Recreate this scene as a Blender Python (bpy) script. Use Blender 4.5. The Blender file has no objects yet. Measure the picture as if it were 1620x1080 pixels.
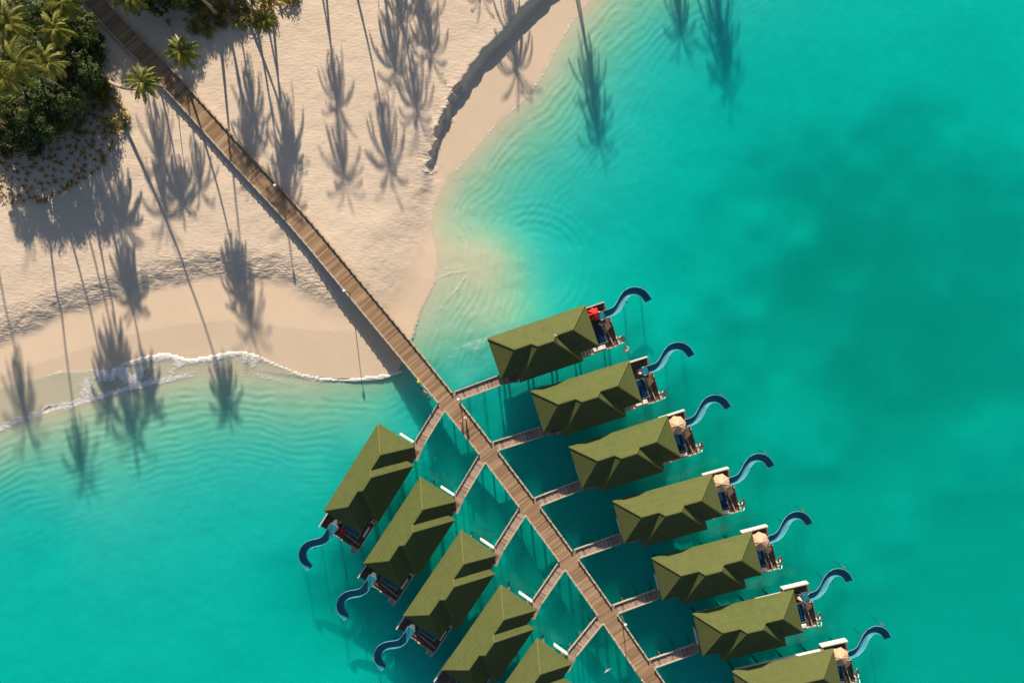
import bpy, bmesh, math, random
import numpy as np
from mathutils import Vector, Matrix, Quaternion

random.seed(7)
RS = np.random.RandomState(11)
S = bpy.context.scene
COL = S.collection
R = math.radians

# ------------------------------------------------------------------ camera
H = 126.0
cam = bpy.data.objects.new('camera', bpy.data.cameras.new('camera'))
COL.objects.link(cam)
cam.location = (0, 0, H)
cam.data.lens = 28
cam.data.sensor_width = 36
cam.data.clip_end = 20000
S.camera = cam

# ------------------------------------------------------------------ light
ELEV = 21.8
AX = 0.11                                   # sideways drift of a shadow per metre it runs south
KS = 1 / math.tan(R(ELEV)) / math.hypot(AX, 1)
world = bpy.data.worlds.new('World')
S.world = world
world.use_nodes = True
wn = world.node_tree
bg = wn.nodes['Background']
sky = wn.nodes.new('ShaderNodeTexSky')
sky.sky_type = 'NISHITA'
sky.sun_disc = False
sky.sun_elevation = R(ELEV)
sky.sun_rotation = R(-6.3)
sky.ozone_density = 1.6
wn.links.new(sky.outputs[0], bg.inputs[0])
bg.inputs[1].default_value = 0.056
sl = bpy.data.lights.new('sun', 'SUN')
sl.energy = 5.0
sl.angle = R(0.65)
sl.color = (1.0, 0.865, 0.68)
sun = bpy.data.objects.new('sun', sl)
COL.objects.link(sun)
sun.rotation_euler = Vector((AX, -1, -math.hypot(AX, 1) * math.tan(R(ELEV)))).to_track_quat('-Z', 'Y').to_euler()
S.view_settings.view_transform = 'Standard'
S.view_settings.look = 'None'
S.view_settings.exposure = 0.73
S.view_settings.gamma = 1
S.cycles.transparent_max_bounces = 16
S.cycles.max_bounces = 6
S.cycles.volume_bounces = 2

# ------------------------------------------------------------------ helpers
def P(px, py, z=0.0):
    f = (H - z) / H
    return Vector(((px - 810) / 10 * f, (540 - py) / 10 * f, z))

def W2(px, py):
    return ((px - 810) / 10, (540 - py) / 10)

def tag(o, label=None, cat=None, group=None, kind=None):
    if label: o['label'] = label
    if cat: o['category'] = cat
    if group: o['group'] = group
    if kind: o['kind'] = kind
    return o

def empty(name, loc=(0, 0, 0), rz=0.0):
    o = bpy.data.objects.new(name, None)
    COL.objects.link(o)
    o.location = loc
    o.rotation_euler = (0, 0, rz)
    o.empty_display_size = 0.3
    return o

def link(name, me, parent=None, mat=None):
    o = bpy.data.objects.new(name, me)
    COL.objects.link(o)
    if parent is not None: o.parent = parent
    if mat is not None and len(me.materials) == 0: me.materials.append(mat)
    return o

def copy_tree(o, parent=None):
    c = o.copy()
    COL.objects.link(c)
    c.parent = parent
    for ch in o.children:
        copy_tree(ch, c)
    return c

class MB:
    """collects simple solids into one mesh"""
    def __init__(s):
        s.v = []; s.f = []; s.uv = []
    def add(s, vs, fs, uvs=None):
        n = len(s.v)
        s.v += [tuple(v) for v in vs]
        for i, f in enumerate(fs):
            s.f.append(tuple(n + k for k in f))
            s.uv.append(uvs[i] if uvs else [(0, 0)] * len(f))
    def box(s, c, d, rz=0.0):
        cx, cy, cz = c; dx, dy, dz = d[0] / 2, d[1] / 2, d[2] / 2
        ca, sa = math.cos(rz), math.sin(rz)
        vs = []
        for z in (-dz, dz):
            for x, y in ((-dx, -dy), (dx, -dy), (dx, dy), (-dx, dy)):
                vs.append((cx + x * ca - y * sa, cy + x * sa + y * ca, cz + z))
        fs = [(0, 3, 2, 1), (4, 5, 6, 7), (0, 1, 5, 4), (1, 2, 6, 5), (2, 3, 7, 6), (3, 0, 4, 7)]
        X, Y, Z = d
        q = lambda a, b: [(0, 0), (a, 0), (a, b), (0, b)]
        s.add(vs, fs, [q(Y, X), q(X, Y), q(X, Z), q(Y, Z), q(X, Z), q(Y, Z)])
    def bar(s, a, b, w, h):
        a = Vector(a); b = Vector(b); d = (b - a)
        if d.length < 1e-6: return
        d.normalize()
        up = Vector((0, 0, 1)) if abs(d.z) < .95 else Vector((0, 1, 0))
        sd = d.cross(up).normalized(); up = sd.cross(d).normalized()
        vs = []
        for p in (a, b):
            for x, y in ((-1, -1), (1, -1), (1, 1), (-1, 1)):
                vs.append(p + sd * x * w / 2 + up * y * h / 2)
        s.add(vs, [(0, 1, 2, 3), (7, 6, 5, 4), (0, 4, 5, 1), (1, 5, 6, 2), (2, 6, 7, 3), (3, 7, 4, 0)])
    def tube(s, pts, rad, n=8, cap=True):
        pts = [Vector(p) for p in pts]
        if not isinstance(rad, (list, tuple)): rad = [rad] * len(pts)
        rings = []
        for i, p in enumerate(pts):
            d = (pts[min(i + 1, len(pts) - 1)] - pts[max(i - 1, 0)]).normalized()
            ref = Vector((1, 0, 0)) if abs(d.x) < .9 else Vector((0, 1, 0))
            a = d.cross(ref).normalized(); b = d.cross(a).normalized()
            rings.append([p + (a * math.cos(2 * math.pi * k / n) + b * math.sin(2 * math.pi * k / n)) * rad[i] for k in range(n)])
        vs = [v for r_ in rings for v in r_]
        fs = []
        for i in range(len(pts) - 1):
            for k in range(n):
                fs.append((i * n + k, i * n + (k + 1) % n, (i + 1) * n + (k + 1) % n, (i + 1) * n + k))
        if cap:
            fs.append(tuple(range(n))[::-1]); fs.append(tuple((len(pts) - 1) * n + k for k in range(n)))
        s.add(vs, fs)
    def mesh(s, name, smooth=False):
        me = bpy.data.meshes.new(name)
        me.from_pydata(s.v, [], s.f)
        uv = me.uv_layers.new(name='UVMap')
        flat = [c for f in s.uv for c in f]
        uv.data.foreach_set('uv', [k for c in flat for k in c])
        if smooth:
            me.polygons.foreach_set('use_smooth', [True] * len(me.polygons))
        return me
    def build(s, name, mat, parent=None, smooth=False):
        me = s.mesh(name, smooth)
        me.materials.append(mat)
        return link(name, me, parent)

# ------------------------------------------------------------------ numpy noise
def _h(ix, iy, seed):
    n = (ix.astype(np.int64) * 374761393 + iy.astype(np.int64) * 668265263 + seed * 974634777) & 0x7fffffff
    n = ((n ^ (n >> 13)) * 1274126177) & 0x7fffffff
    return ((n ^ (n >> 16)) & 0xffff) / 65535.0

def vn(x, y, seed=0):
    ix = np.floor(x); iy = np.floor(y); fx = x - ix; fy = y - iy
    fx = fx * fx * (3 - 2 * fx); fy = fy * fy * (3 - 2 * fy)
    a = _h(ix, iy, seed); b = _h(ix + 1, iy, seed); c = _h(ix, iy + 1, seed); d = _h(ix + 1, iy + 1, seed)
    return (a * (1 - fx) + b * fx) * (1 - fy) + (c * (1 - fx) + d * fx) * fy

def fbm(x, y, sc, seed=0, oc=4):
    t = 0; a = .5; n = 0
    for o in range(oc):
        t = t + a * vn(x / sc * 2 ** o, y / sc * 2 ** o, seed + o * 17); n += a; a *= .5
    return t / n

def sst(a, b, x):
    t = np.clip((x - a) / (b - a), 0, 1)
    return t * t * (3 - 2 * t)

def pline(pts):
    return [W2(*p) for p in pts]

def dist_poly(x, y, pts, vals=None):
    best = np.full(x.shape, 1e9); out = None if vals is None else [np.zeros(x.shape) for _ in vals[0]]
    for i in range(len(pts) - 1):
        ax, ay = pts[i]; bx, by = pts[i + 1]
        dx, dy = bx - ax, by - ay
        t = np.clip(((x - ax) * dx + (y - ay) * dy) / (dx * dx + dy * dy), 0, 1)
        d = np.hypot(x - ax - t * dx, y - ay - t * dy)
        m = d < best
        best = np.where(m, d, best)
        if vals is not None:
            for k in range(len(out)):
                out[k] = np.where(m, vals[i][k] * (1 - t) + vals[i + 1][k] * t, out[k])
    return best if vals is None else (best, out)

def inside(x, y, pts):
    c = np.zeros(x.shape, bool)
    n = len(pts)
    for i in range(n):
        ax, ay = pts[i]; bx, by = pts[(i + 1) % n]
        if ay == by: continue
        m = ((ay > y) != (by > y)) & (x < (bx - ax) * (y - ay) / (by - ay) + ax)
        c ^= m
    return c

# ------------------------------------------------------------------ lie of the land (pixel outlines of the photo, in metres)
SHORE = [(-30000, 2500), (-3000, 1400), (-600, 880), (-200, 745), (-60, 697), (0, 674), (60, 655), (120, 636), (190, 612), (240, 600), (300, 588), (360, 583), (420, 589), (480, 597), (540, 601), (600, 599), (630, 588), (645, 560), (653, 534), (665, 493), (689, 444), (692, 400), (681, 363), (685, 325), (705, 282), (745, 240), (779, 200), (803, 178), (835, 148), (862, 108), (885, 62), (908, 28), (935, -5), (980, -50), (1040, -100), (1120, -165), (1210, -210), (1500, -330), (2500, -700), (30000, -9000)]
LAND = pline(SHORE) + [(3000, 5000), (-3000, 5000)]
SHORE = pline(SHORE)
SC_PX = [(1600, -520, .3, 1), (1160, -240, .3, 1), (930, -70, .65, 1.5), (850, 2, .65, 1.55), (800, 56, .65, 1.55), (768, 92, .65, 1.55), (742, 127, .65, 1.5), (716, 165, .42, 1.4), (700, 200, .42, 1.25), (690, 232, .42, 1.05), (682, 262, .5, .8), (676, 300, 1.2, .7), (655, 350, 3.5, .8), (620, 410, 6, 1), (585, 470, 6, 1), (520, 462, 4.5, 1), (440, 424, 3.2, 1), (330, 417, 2.6, 1), (200, 448, 2.6, 1), (100, 478, 2.8, 1), (0, 522, 3, 1), (-150, 600, 3, 1), (-800, 900, 4, 1), (-30000, 2300, 4, 1)]
SCARP = pline([(p[0], p[1]) for p in SC_PX])
SCV = [(p[2], p[3]) for p in SC_PX]
UPLAND = SCARP + [(-3000, 5000), (160, 5000)]
PLAT = 1.15

SAMP = []
for i in range(1, len(SCARP) - 2):
    a, b = SCARP[i], SCARP[i + 1]
    n_ = max(1, int(math.hypot(b[0] - a[0], b[1] - a[1]) / 2.5))
    for k in range(n_):
        t = k / n_
        SAMP.append((a[0] + (b[0] - a[0]) * t, a[1] + (b[1] - a[1]) * t, SCV[i][0] * (1 - t) + SCV[i + 1][0] * t, SCV[i][1] * (1 - t) + SCV[i + 1][1] * t))
def blend(x, y):
    tot = 0; w = 0; am = 0
    for a, b, c, e in SAMP:
        q = 1 / (((x - a) ** 2 + (y - b) ** 2 + .5) ** 2)
        tot = tot + q; w = w + q * c; am = am + q * e
    return w / tot, am / tot

def terrain(x, y):
    d = dist_poly(x, y, SHORE)
    land = inside(x, y, LAND)
    jag = (fbm(x, y, 1.2, 5, 3) - .5)
    d2 = dist_poly(x, y, SCARP)
    w, amp = blend(x, y)
    up = inside(x, y, UPLAND)
    sd2 = np.where(up, d2, -d2) + jag * np.where(w < .6, 1.3, .8) + (fbm(x, y, 5, 8, 2) - .5) * 1.0
    beach = np.minimum(.05 * d, .38)
    low = beach + (fbm(x, y, 9, 2, 3) - .5) * .05
    z = low + (PLAT * amp * .78) * sst(-w, w, sd2) + (PLAT * .22) * sst(0, 14, sd2)
    # dune roughness
    rough = np.exp(-(d2 / 2.0) ** 2) * sst(-22, -30, x)
    z = z + sst(-.5, 2.5, sd2) * (fbm(x, y, 3.0, 3, 3) - .5) * .14 + rough * (fbm(x, y, .9, 31, 2) - .5) * .13
    crumb = np.exp(-(sd2 / .9) ** 2) * (w < .6)
    z = z + crumb * (fbm(x, y, .8, 41, 2) - .5) * .4
    # seabed
    off = d
    dep = .062 * off
    dep = np.where(dep < 1.5, dep, 1.5 + (1 - np.exp(-(dep - 1.5) / 1.6)) * 1.1)
    dep = dep * (.88 + .3 * fbm(x, y, 18, 21, 3))
    gx, gy = W2(750, 425); dep = dep * (1 - .90 * np.exp(-(((x - gx) / 9) ** 2 + ((y - gy) / 7.5) ** 2)))
    gx, gy = W2(760, 500); dep = dep * (1 - .6 * np.exp(-(((x - gx) / 12) ** 2 + ((y - gy) / 7) ** 2)))
    gx, gy = W2(700, 560); dep = dep * (1 - .3 * np.exp(-(((x - gx) / 6) ** 2 + ((y - gy) / 6) ** 2)))
    for (bx, by, rx, ry, a) in ((1480, 430, 26, 17, 5.0), (1330, 480, 15, 16, 3.4), (1560, 590, 24, 20, 4.6), (1250, 560, 9, 12, 1.0), (1380, 690, 14, 9, 1.6), (1350, 250, 24, 16, .9), (1500, 900, 45, 35, 1.6), (560, 930, 13, 12, 2.4), (1200, 800, 24, 24, 1.5), (840, 840, 24, 20, 2.2), (940, 1010, 20, 16, 1.6), (740, 700, 9, 9, 1.0), (30, 900, 8, 12, .7)):
        gx, gy = W2(bx, by)
        dep = dep + a * np.exp(-(((x - gx) / rx) ** 2 + ((y - gy) / ry) ** 2)) * (.25 + .75 * sst(.2, .8, fbm(x, y, 16, 61, 3))) * 1.15
    gx, gy = W2(180, 850); dep = dep * (1 - .25 * np.exp(-(((x - gx) / 25) ** 2 + ((y - gy) / 18) ** 2)))
    # sand ripples along the shore, shaped to stand in for lines of wave light
    wob = fbm(x, y, 7, 71, 3) * 5.5 + fbm(x, y, 1.6, 77, 2) * .8
    amp_r = .015 * sst(.6, 4, off) * (1 - sst(11, 24, off)) * (.5 + fbm(x, y, 3, 72, 2))
    rip = amp_r * np.sin(off * 2 * math.pi / 1.15 + wob * 2.6) * sst(.25, .6, fbm(x, y, 2.6, 171, 3)) * 1.15
    cx, cy = W2(845, 425); rr = np.hypot(x - cx, y - cy)
    rip = rip + .022 * np.exp(-((rr - 8) / 3.2) ** 2) * np.sin(rr * 2 * math.pi / 1.3 + wob * .5) * sst(-4, 4, x - cx + (y - cy) * .5)
    dep = dep - rip - (fbm(x, y, 1.4, 91, 3) - .5) * .07 * sst(.5, 4, off)
    dep = dep + sst(60, 400, off) * 12
    zz = np.where(land, z, -dep)
    zz = np.where(land, zz, np.minimum(zz, .02))
    return zz, np.where(land, d, -d), sd2, d2, w

def axis(lo, hi, step, far, n=26):
    core = np.arange(lo, hi + 1e-6, step)
    g = np.geomspace(step * 2, far, n)
    return np.concatenate([lo - g[::-1], core, core[-1] + g])

def grid_mesh(name, xs, ys, zfn, box=None):
    X, Y = np.meshgrid(xs, ys)
    Z, at = zfn(X, Y)
    nx, ny = len(xs), len(ys)
    co = np.stack([X, Y, Z], -1).reshape(-1, 3).astype(np.float32)
    me = bpy.data.meshes.new(name)
    me.vertices.add(nx * ny)
    me.vertices.foreach_set('co', co.ravel())
    i = np.arange((nx - 1) * (ny - 1)); r = i // (nx - 1); c = i % (nx - 1); a = r * nx + c
    q = np.stack([a, a + 1, a + nx + 1, a + nx], -1).astype(np.int32)
    if box is not None:      # close the sheet into a solid body of water
        rim = np.concatenate([np.arange(nx), np.arange(1, ny) * nx + nx - 1, (ny - 1) * nx + np.arange(nx - 2, -1, -1), np.arange(ny - 2, 0, -1) * nx])
        n0 = nx * ny; nr = len(rim)
        lo = co[rim].copy(); lo[:, 2] = box
        lo = np.concatenate([lo, [[0, 0, box]]]).astype(np.float32)
        me.vertices.add(nr + 1)
        allc = np.concatenate([co, lo]); me.vertices.foreach_set('co', allc.ravel())
        k = np.arange(nr); k2 = (k + 1) % nr
        sk = np.stack([rim[k2], rim[k], n0 + k, n0 + k2], -1)
        q = np.concatenate([q, sk]).astype(np.int32)
        tri = np.stack([n0 + k2, n0 + k, np.full(nr, n0 + nr)], -1).astype(np.int32)
        at = {a_: np.concatenate([v_.reshape(-1), np.zeros(nr + 1)]) for a_, v_ in at.items()}
        li = np.concatenate([q.ravel(), tri.ravel()]); nf = len(q) + nr
        me.loops.add(len(li)); me.loops.foreach_set('vertex_index', li)
        me.polygons.add(nf)
        me.polygons.foreach_set('loop_start', np.concatenate([np.arange(0, q.size, 4), q.size + np.arange(0, tri.size, 3)]).astype(np.int32))
        me.polygons.foreach_set('loop_total', np.concatenate([np.full(len(q), 4), np.full(nr, 3)]).astype(np.int32))
        me.update(calc_edges=True)
        me.polygons.foreach_set('use_smooth', np.arange(nf) < (nx - 1) * (ny - 1))
        for k_, v in at.items():
            A = me.attributes.new(k_, 'FLOAT', 'POINT')
            A.data.foreach_set('value', np.ascontiguousarray(v.reshape(-1), dtype=np.float32))
        me.validate()
        return me
    me.loops.add(q.size); me.loops.foreach_set('vertex_index', q.ravel())
    me.polygons.add(len(q))
    me.polygons.foreach_set('loop_start', np.arange(0, q.size, 4, dtype=np.int32))
    me.polygons.foreach_set('loop_total', np.full(len(q), 4, dtype=np.int32))
    me.update(calc_edges=True)
    me.polygons.foreach_set('use_smooth', np.ones(len(q), bool))
    for k, v in at.items():
        A = me.attributes.new(k, 'FLOAT', 'POINT')
        A.data.foreach_set('value', np.ascontiguousarray(v.reshape(-1), dtype=np.float32))
    me.validate()
    return me

# ------------------------------------------------------------------ materials
def new_mat(name):
    m = bpy.data.materials.new(name); m.use_nodes = True
    nt = m.node_tree
    b = nt.nodes['Principled BSDF']
    return m, nt, b

def N(nt, t, **kw):
    n = nt.nodes.new(t)
    for k, v in kw.items():
        if k.startswith('i_'): n.inputs[int(k[2:]) if k[2:].isdigit() else k[2:].replace('_', ' ')].default_value = v
        else: setattr(n, k, v)
    return n

def noise(nt, vec, scale, detail=3, rough=.55, dim='3D'):
    n = N(nt, 'ShaderNodeTexNoise'); n.noise_dimensions = dim
    n.inputs['Scale'].default_value = scale; n.inputs['Detail'].default_value = detail; n.inputs['Roughness'].default_value = rough
    if vec is not None: nt.links.new(vec, n.inputs['Vector'])
    return n.outputs[0]

def math_n(nt, op, a, b=None, c=None, clamp=False):
    n = N(nt, 'ShaderNodeMath', operation=op); n.use_clamp = clamp
    for i, v in enumerate((a, b, c)):
        if v is None: continue
        if isinstance(v, (int, float)): n.inputs[i].default_value = v
        else: nt.links.new(v, n.inputs[i])
    return n.outputs[0]

def mix(nt, f, a, b):
    n = N(nt, 'ShaderNodeMix', data_type='RGBA')
    for i, v in ((0, f), (6, a), (7, b)):
        if isinstance(v, (int, float)): n.inputs[i].default_value = v
        elif isinstance(v, tuple): n.inputs[i].default_value = (*v, 1) if len(v) == 3 else v
        else: nt.links.new(v, n.inputs[i])
    return n.outputs[2]

def ramp(nt, f, a, b):
    n = N(nt, 'ShaderNodeMapRange'); n.clamp = True
    nt.links.new(f, n.inputs[0]); n.inputs[1].default_value = a; n.inputs[2].default_value = b
    return n.outputs[0]

def bump(nt, bsdf, h, strength, dist):
    n = N(nt, 'ShaderNodeBump'); n.inputs['Strength'].default_value = strength; n.inputs['Distance'].default_value = dist
    nt.links.new(h, n.inputs['Height']); nt.links.new(n.outputs[0], bsdf.inputs['Normal'])
    return n

def objc(nt):
    return N(nt, 'ShaderNodeTexCoord').outputs['Object']

def attr(nt, name):
    return N(nt, 'ShaderNodeAttribute', attribute_name=name).outputs['Fac']

def simple(name, col, rough=.6, var=.25, sc=3, bm=.0, metallic=0, col2=None, spec=None):
    m, nt, b = new_mat(name)
    co = objc(nt)
    n = noise(nt, co, sc, 4)
    c2 = col2 if col2 else tuple(c * (1 - var) for c in col)
    nt.links.new(mix(nt, n, c2, tuple(min(1, c * (1 + var * .6)) for c in col)), b.inputs['Base Color'])
    b.inputs['Roughness'].default_value = rough
    b.inputs['Metallic'].default_value = metallic
    if spec is not None: b.inputs['Specular IOR Level'].default_value = spec
    if bm: bump(nt, b, noise(nt, co, sc * 6, 3), bm, .03)
    return m

M = {}
# ground
m, nt, b = new_mat('coral_sand'); M['sand'] = m
co = objc(nt)
wet = attr(nt, 'wet'); under = attr(nt, 'under'); rgh = attr(nt, 'rough'); lit = attr(nt, 'litter')
n1 = noise(nt, co, .09, 4); n2 = noise(nt, co, 1.3, 5, .65)
dry = mix(nt, n1, (.675, .54, .42), (.75, .615, .485))
dry = mix(nt, math_n(nt, 'MULTIPLY', ramp(nt, n2, .45, .75), .28), dry, (.60, .47, .36))
wetc = mix(nt, noise(nt, co, .25, 4), (.67, .52, .385), (.74, .59, .44))
c = mix(nt, wet, dry, wetc)
bedc = mix(nt, noise(nt, co, .35, 5, .6), (.66, .55, .38), (.76, .66, .49))
bedc = mix(nt, attr(nt, 'deep'), bedc, mix(nt, noise(nt, co, .35, 5, .6), (.49, .55, .515), (.59, .645, .605)))
c = mix(nt, under, c, bedc)
dk = noise(nt, co, .045, 6, .62)
c = mix(nt, math_n(nt, 'MULTIPLY', math_n(nt, 'MULTIPLY', ramp(nt, dk, .52, .72), attr(nt, 'weed')), .70), c, (.16, .22, .17))
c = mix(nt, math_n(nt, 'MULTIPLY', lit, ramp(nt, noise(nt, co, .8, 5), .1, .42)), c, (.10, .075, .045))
nt.links.new(c, b.inputs['Base Color'])
b.inputs['Roughness'].default_value = .95
b.inputs['Specular IOR Level'].default_value = .15
mp = N(nt, 'ShaderNodeMapping'); mp.inputs['Scale'].default_value = (.55, 1.25, 1); mp.inputs['Rotation'].default_value = (0, 0, .1)
nt.links.new(co, mp.inputs[0])
fp = noise(nt, mp.outputs[0], 2.4, 3, .6)
fp2 = noise(nt, co, 5.5, 3, .6)
vor = N(nt, 'ShaderNodeTexVoronoi'); vor.inputs['Scale'].default_value = 1.7; nt.links.new(mp.outputs[0], vor.inputs['Vector'])
hh = math_n(nt, 'ADD', math_n(nt, 'MULTIPLY', fp, 1.0), math_n(nt, 'MULTIPLY', fp2, .35))
hh = math_n(nt, 'ADD', hh, math_n(nt, 'MULTIPLY', vor.outputs[0], .35))
amt = math_n(nt, 'MULTIPLY', math_n(nt, 'SUBTRACT', 1.0, math_n(nt, 'MAXIMUM', wet, under)), math_n(nt, 'ADD', .08, math_n(nt, 'MULTIPLY', rgh, .5)))
amt = math_n(nt, 'ADD', amt, math_n(nt, 'MULTIPLY', wet, .02))
bump(nt, b, math_n(nt, 'MULTIPLY', hh, amt), 1.0, .52)

# water
m, nt, b = new_mat('lagoon_water'); M['water'] = m
nt.nodes.remove(b)
out = nt.nodes['Material Output']
co = objc(nt)
foam = attr(nt, 'foam')
ms = N(nt, 'ShaderNodeBsdfTransparent'); ms.inputs[0].default_value = (1, 1, 1, 1)
va = N(nt, 'ShaderNodeVolumeAbsorption'); vs_ = N(nt, 'ShaderNodeVolumeScatter'); ad = N(nt, 'ShaderNodeAddShader')
va.inputs['Color'].default_value = (.0, .974, .957, 1); va.inputs['Density'].default_value = .80
vs_.inputs['Color'].default_value = (.0, 1, .97, 1); vs_.inputs['Density'].default_value = .11; vs_.inputs['Anisotropy'].default_value = .2
nt.links.new(va.outputs[0], ad.inputs[0]); nt.links.new(vs_.outputs[0], ad.inputs[1]); nt.links.new(ad.outputs[0], out.inputs['Volume'])
gl = N(nt, 'ShaderNodeBsdfGlossy'); gl.inputs['Roughness'].default_value = .12
bp = N(nt, 'ShaderNodeBump'); bp.inputs['Strength'].default_value = .6; bp.inputs['Distance'].default_value = .25
wv = math_n(nt, 'ADD', noise(nt, co, .9, 3), math_n(nt, 'MULTIPLY', noise(nt, co, 3.5, 2), .3))
nt.links.new(wv, bp.inputs['Height']); nt.links.new(bp.outputs[0], gl.inputs['Normal'])
lw = N(nt, 'ShaderNodeLayerWeight'); lw.inputs[0].default_value = .5
frv = math_n(nt, 'ADD', math_n(nt, 'MULTIPLY', math_n(nt, 'POWER', lw.outputs['Facing'], 5.0), .95), .02)
ms2 = N(nt, 'ShaderNodeMixShader'); nt.links.new(frv, ms2.inputs[0])
nt.links.new(ms.outputs[0], ms2.inputs[1]); nt.links.new(gl.outputs[0], ms2.inputs[2])
fd = N(nt, 'ShaderNodeBsdfDiffuse'); fd.inputs[0].default_value = (.86, .84, .80, 1)
fn = noise(nt, co, 2.6, 6, .72)
fb = N(nt, 'ShaderNodeBump'); fb.inputs['Strength'].default_value = .8; fb.inputs['Distance'].default_value = .25
nt.links.new(fn, fb.inputs['Height']); nt.links.new(fb.outputs[0], fd.inputs['Normal'])
th = math_n(nt, 'SUBTRACT', math_n(nt, 'ADD', fn, math_n(nt, 'MULTIPLY', foam, .75)), .80)
ff = math_n(nt, 'MULTIPLY', th, 3.2, clamp=True)
ff = math_n(nt, 'MULTIPLY', ff, ramp(nt, noise(nt, co, 5.5, 4, .7), .22, .48))
ff = math_n(nt, 'ADD', math_n(nt, 'MULTIPLY', ff, .9), math_n(nt, 'MULTIPLY', foam, .26))
ff = math_n(nt, 'MULTIPLY', ff, math_n(nt, 'MULTIPLY', foam, 1.6, clamp=True), clamp=True)
ms3 = N(nt, 'ShaderNodeMixShader'); nt.links.new(ff, ms3.inputs[0]); nt.links.new(ms2.outputs[0], ms3.inputs[1]); nt.links.new(fd.outputs[0], ms3.inputs[2])
nt.links.new(ms3.outputs[0], out.inputs[0])
m.cycles.homogeneous_volume = True

# decking: u across the boards' length, v along the walk (metres)
def deck_mat(name, c1, c2, c3, bw=.16):
    m, nt, b = new_mat(name)
    uv = N(nt, 'ShaderNodeTexCoord').outputs['UV']
    sp = N(nt, 'ShaderNodeSeparateXYZ'); nt.links.new(uv, sp.inputs[0])
    v = math_n(nt, 'DIVIDE', sp.outputs[1], bw)
    idx = math_n(nt, 'FLOOR', v); fr_ = math_n(nt, 'FRACT', v)
    wn_ = N(nt, 'ShaderNodeTexWhiteNoise', noise_dimensions='1D'); nt.links.new(idx, wn_.inputs['W'])
    big = N(nt, 'ShaderNodeTexWhiteNoise', noise_dimensions='1D')
    nt.links.new(math_n(nt, 'FLOOR', math_n(nt, 'DIVIDE', sp.outputs[1], 2.55)), big.inputs['W'])
    mp_ = N(nt, 'ShaderNodeMapping'); mp_.inputs['Scale'].default_value = (.35, 2.6, 1); nt.links.new(uv, mp_.inputs[0])
    g = noise(nt, mp_.outputs[0], 1.5, 5, .65)
    c_ = mix(nt, wn_.outputs[0], c1, c2)
    c_ = mix(nt, math_n(nt, 'MULTIPLY', ramp(nt, g, .4, .75), .6), c_, c3)
    c_ = mix(nt, math_n(nt, 'MULTIPLY', big.outputs[0], .28), c_, tuple(x * .62 for x in c1))
    seam = math_n(nt, 'FRACT', math_n(nt, 'DIVIDE', sp.outputs[1], 2.55))
    c_ = mix(nt, math_n(nt, 'MULTIPLY', math_n(nt, 'LESS_THAN', seam, .05), .22), c_, tuple(min(1, x * 1.7) for x in c2))
    gap = math_n(nt, 'LESS_THAN', fr_, .10)
    c_ = mix(nt, math_n(nt, 'MULTIPLY', gap, .75), c_, (.03, .025, .02))
    nt.links.new(c_, b.inputs['Base Color']); b.inputs['Roughness'].default_value = .85
    b.inputs['Specular IOR Level'].default_value = .2
    bump(nt, b, math_n(nt, 'ADD', math_n(nt, 'MULTIPLY', wn_.outputs[0], .5), math_n(nt, 'MULTIPLY', gap, -1.0)), .5, .02)
    return m
M['deck'] = deck_mat('weathered_boards', (.29, .175, .10), (.54, .365, .225), (.19, .12, .075), .27)
M['walk'] = deck_mat('grey_boards', (.30, .21, .155), (.62, .47, .37), (.22, .15, .11), .29)
M['vdeck'] = deck_mat('dark_boards', (.13, .085, .06), (.24, .16, .115), (.09, .06, .045), .17)
M['kerb'] = simple('bleached_timber', (.50, .43, .34), .8, .35, 2.0, .3)
M['pile'] = simple('wet_timber', (.14, .11, .08), .8, .4, 2.0, .3)

# roof
m, nt, b = new_mat('olive_roofing'); M['roof'] = m
uv = N(nt, 'ShaderNodeTexCoord').outputs['UV']; co = objc(nt)
sp = N(nt, 'ShaderNodeSeparateXYZ'); nt.links.new(uv, sp.inputs[0])
u = math_n(nt, 'FRACT', math_n(nt, 'DIVIDE', sp.outputs[0], .62)); v = math_n(nt, 'FRACT', math_n(nt, 'DIVIDE', sp.outputs[1], .42))
idr = N(nt, 'ShaderNodeTexWhiteNoise', noise_dimensions='1D'); nt.links.new(math_n(nt, 'FLOOR', math_n(nt, 'DIVIDE', sp.outputs[1], .42)), idr.inputs['W'])
c = mix(nt, noise(nt, co, 1.1, 6, .7), (.070, .094, .028), (.118, .142, .047))
c = mix(nt, math_n(nt, 'MULTIPLY', idr.outputs[0], .22), c, (.055, .065, .022))
oi = N(nt, 'ShaderNodeObjectInfo'); rv = math_n(nt, 'MULTIPLY', oi.outputs['Random'], 80.0)
cx_ = N(nt, 'ShaderNodeVectorMath', operation='ADD'); cb_ = N(nt, 'ShaderNodeCombineXYZ')
for q_ in range(3): nt.links.new(rv, cb_.inputs[q_])
nt.links.new(co, cx_.inputs[0]); nt.links.new(cb_.outputs[0], cx_.inputs[1])
c = mix(nt, math_n(nt, 'MULTIPLY', ramp(nt, noise(nt, cx_.outputs[0], .28, 5, .65), .5, .75), .5), c, (.125, .128, .055))
c = mix(nt, math_n(nt, 'MULTIPLY', ramp(nt, noise(nt, cx_.outputs[0], .8, 6, .7), .52, .8), .6), c, (.05, .075, .03))
c = mix(nt, math_n(nt, 'MULTIPLY', oi.outputs['Random'], .25), c, (.13, .125, .055))
mp = N(nt, 'ShaderNodeMapping'); mp.inputs['Scale'].default_value = (1.2, .12, 1); nt.links.new(uv, mp.inputs[0])
c = mix(nt, math_n(nt, 'MULTIPLY', ramp(nt, noise(nt, mp.outputs[0], 1.3, 4), .5, .8), .35), c, (.09, .085, .035))
ug = math_n(nt, 'LESS_THAN', u, .13)
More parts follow.
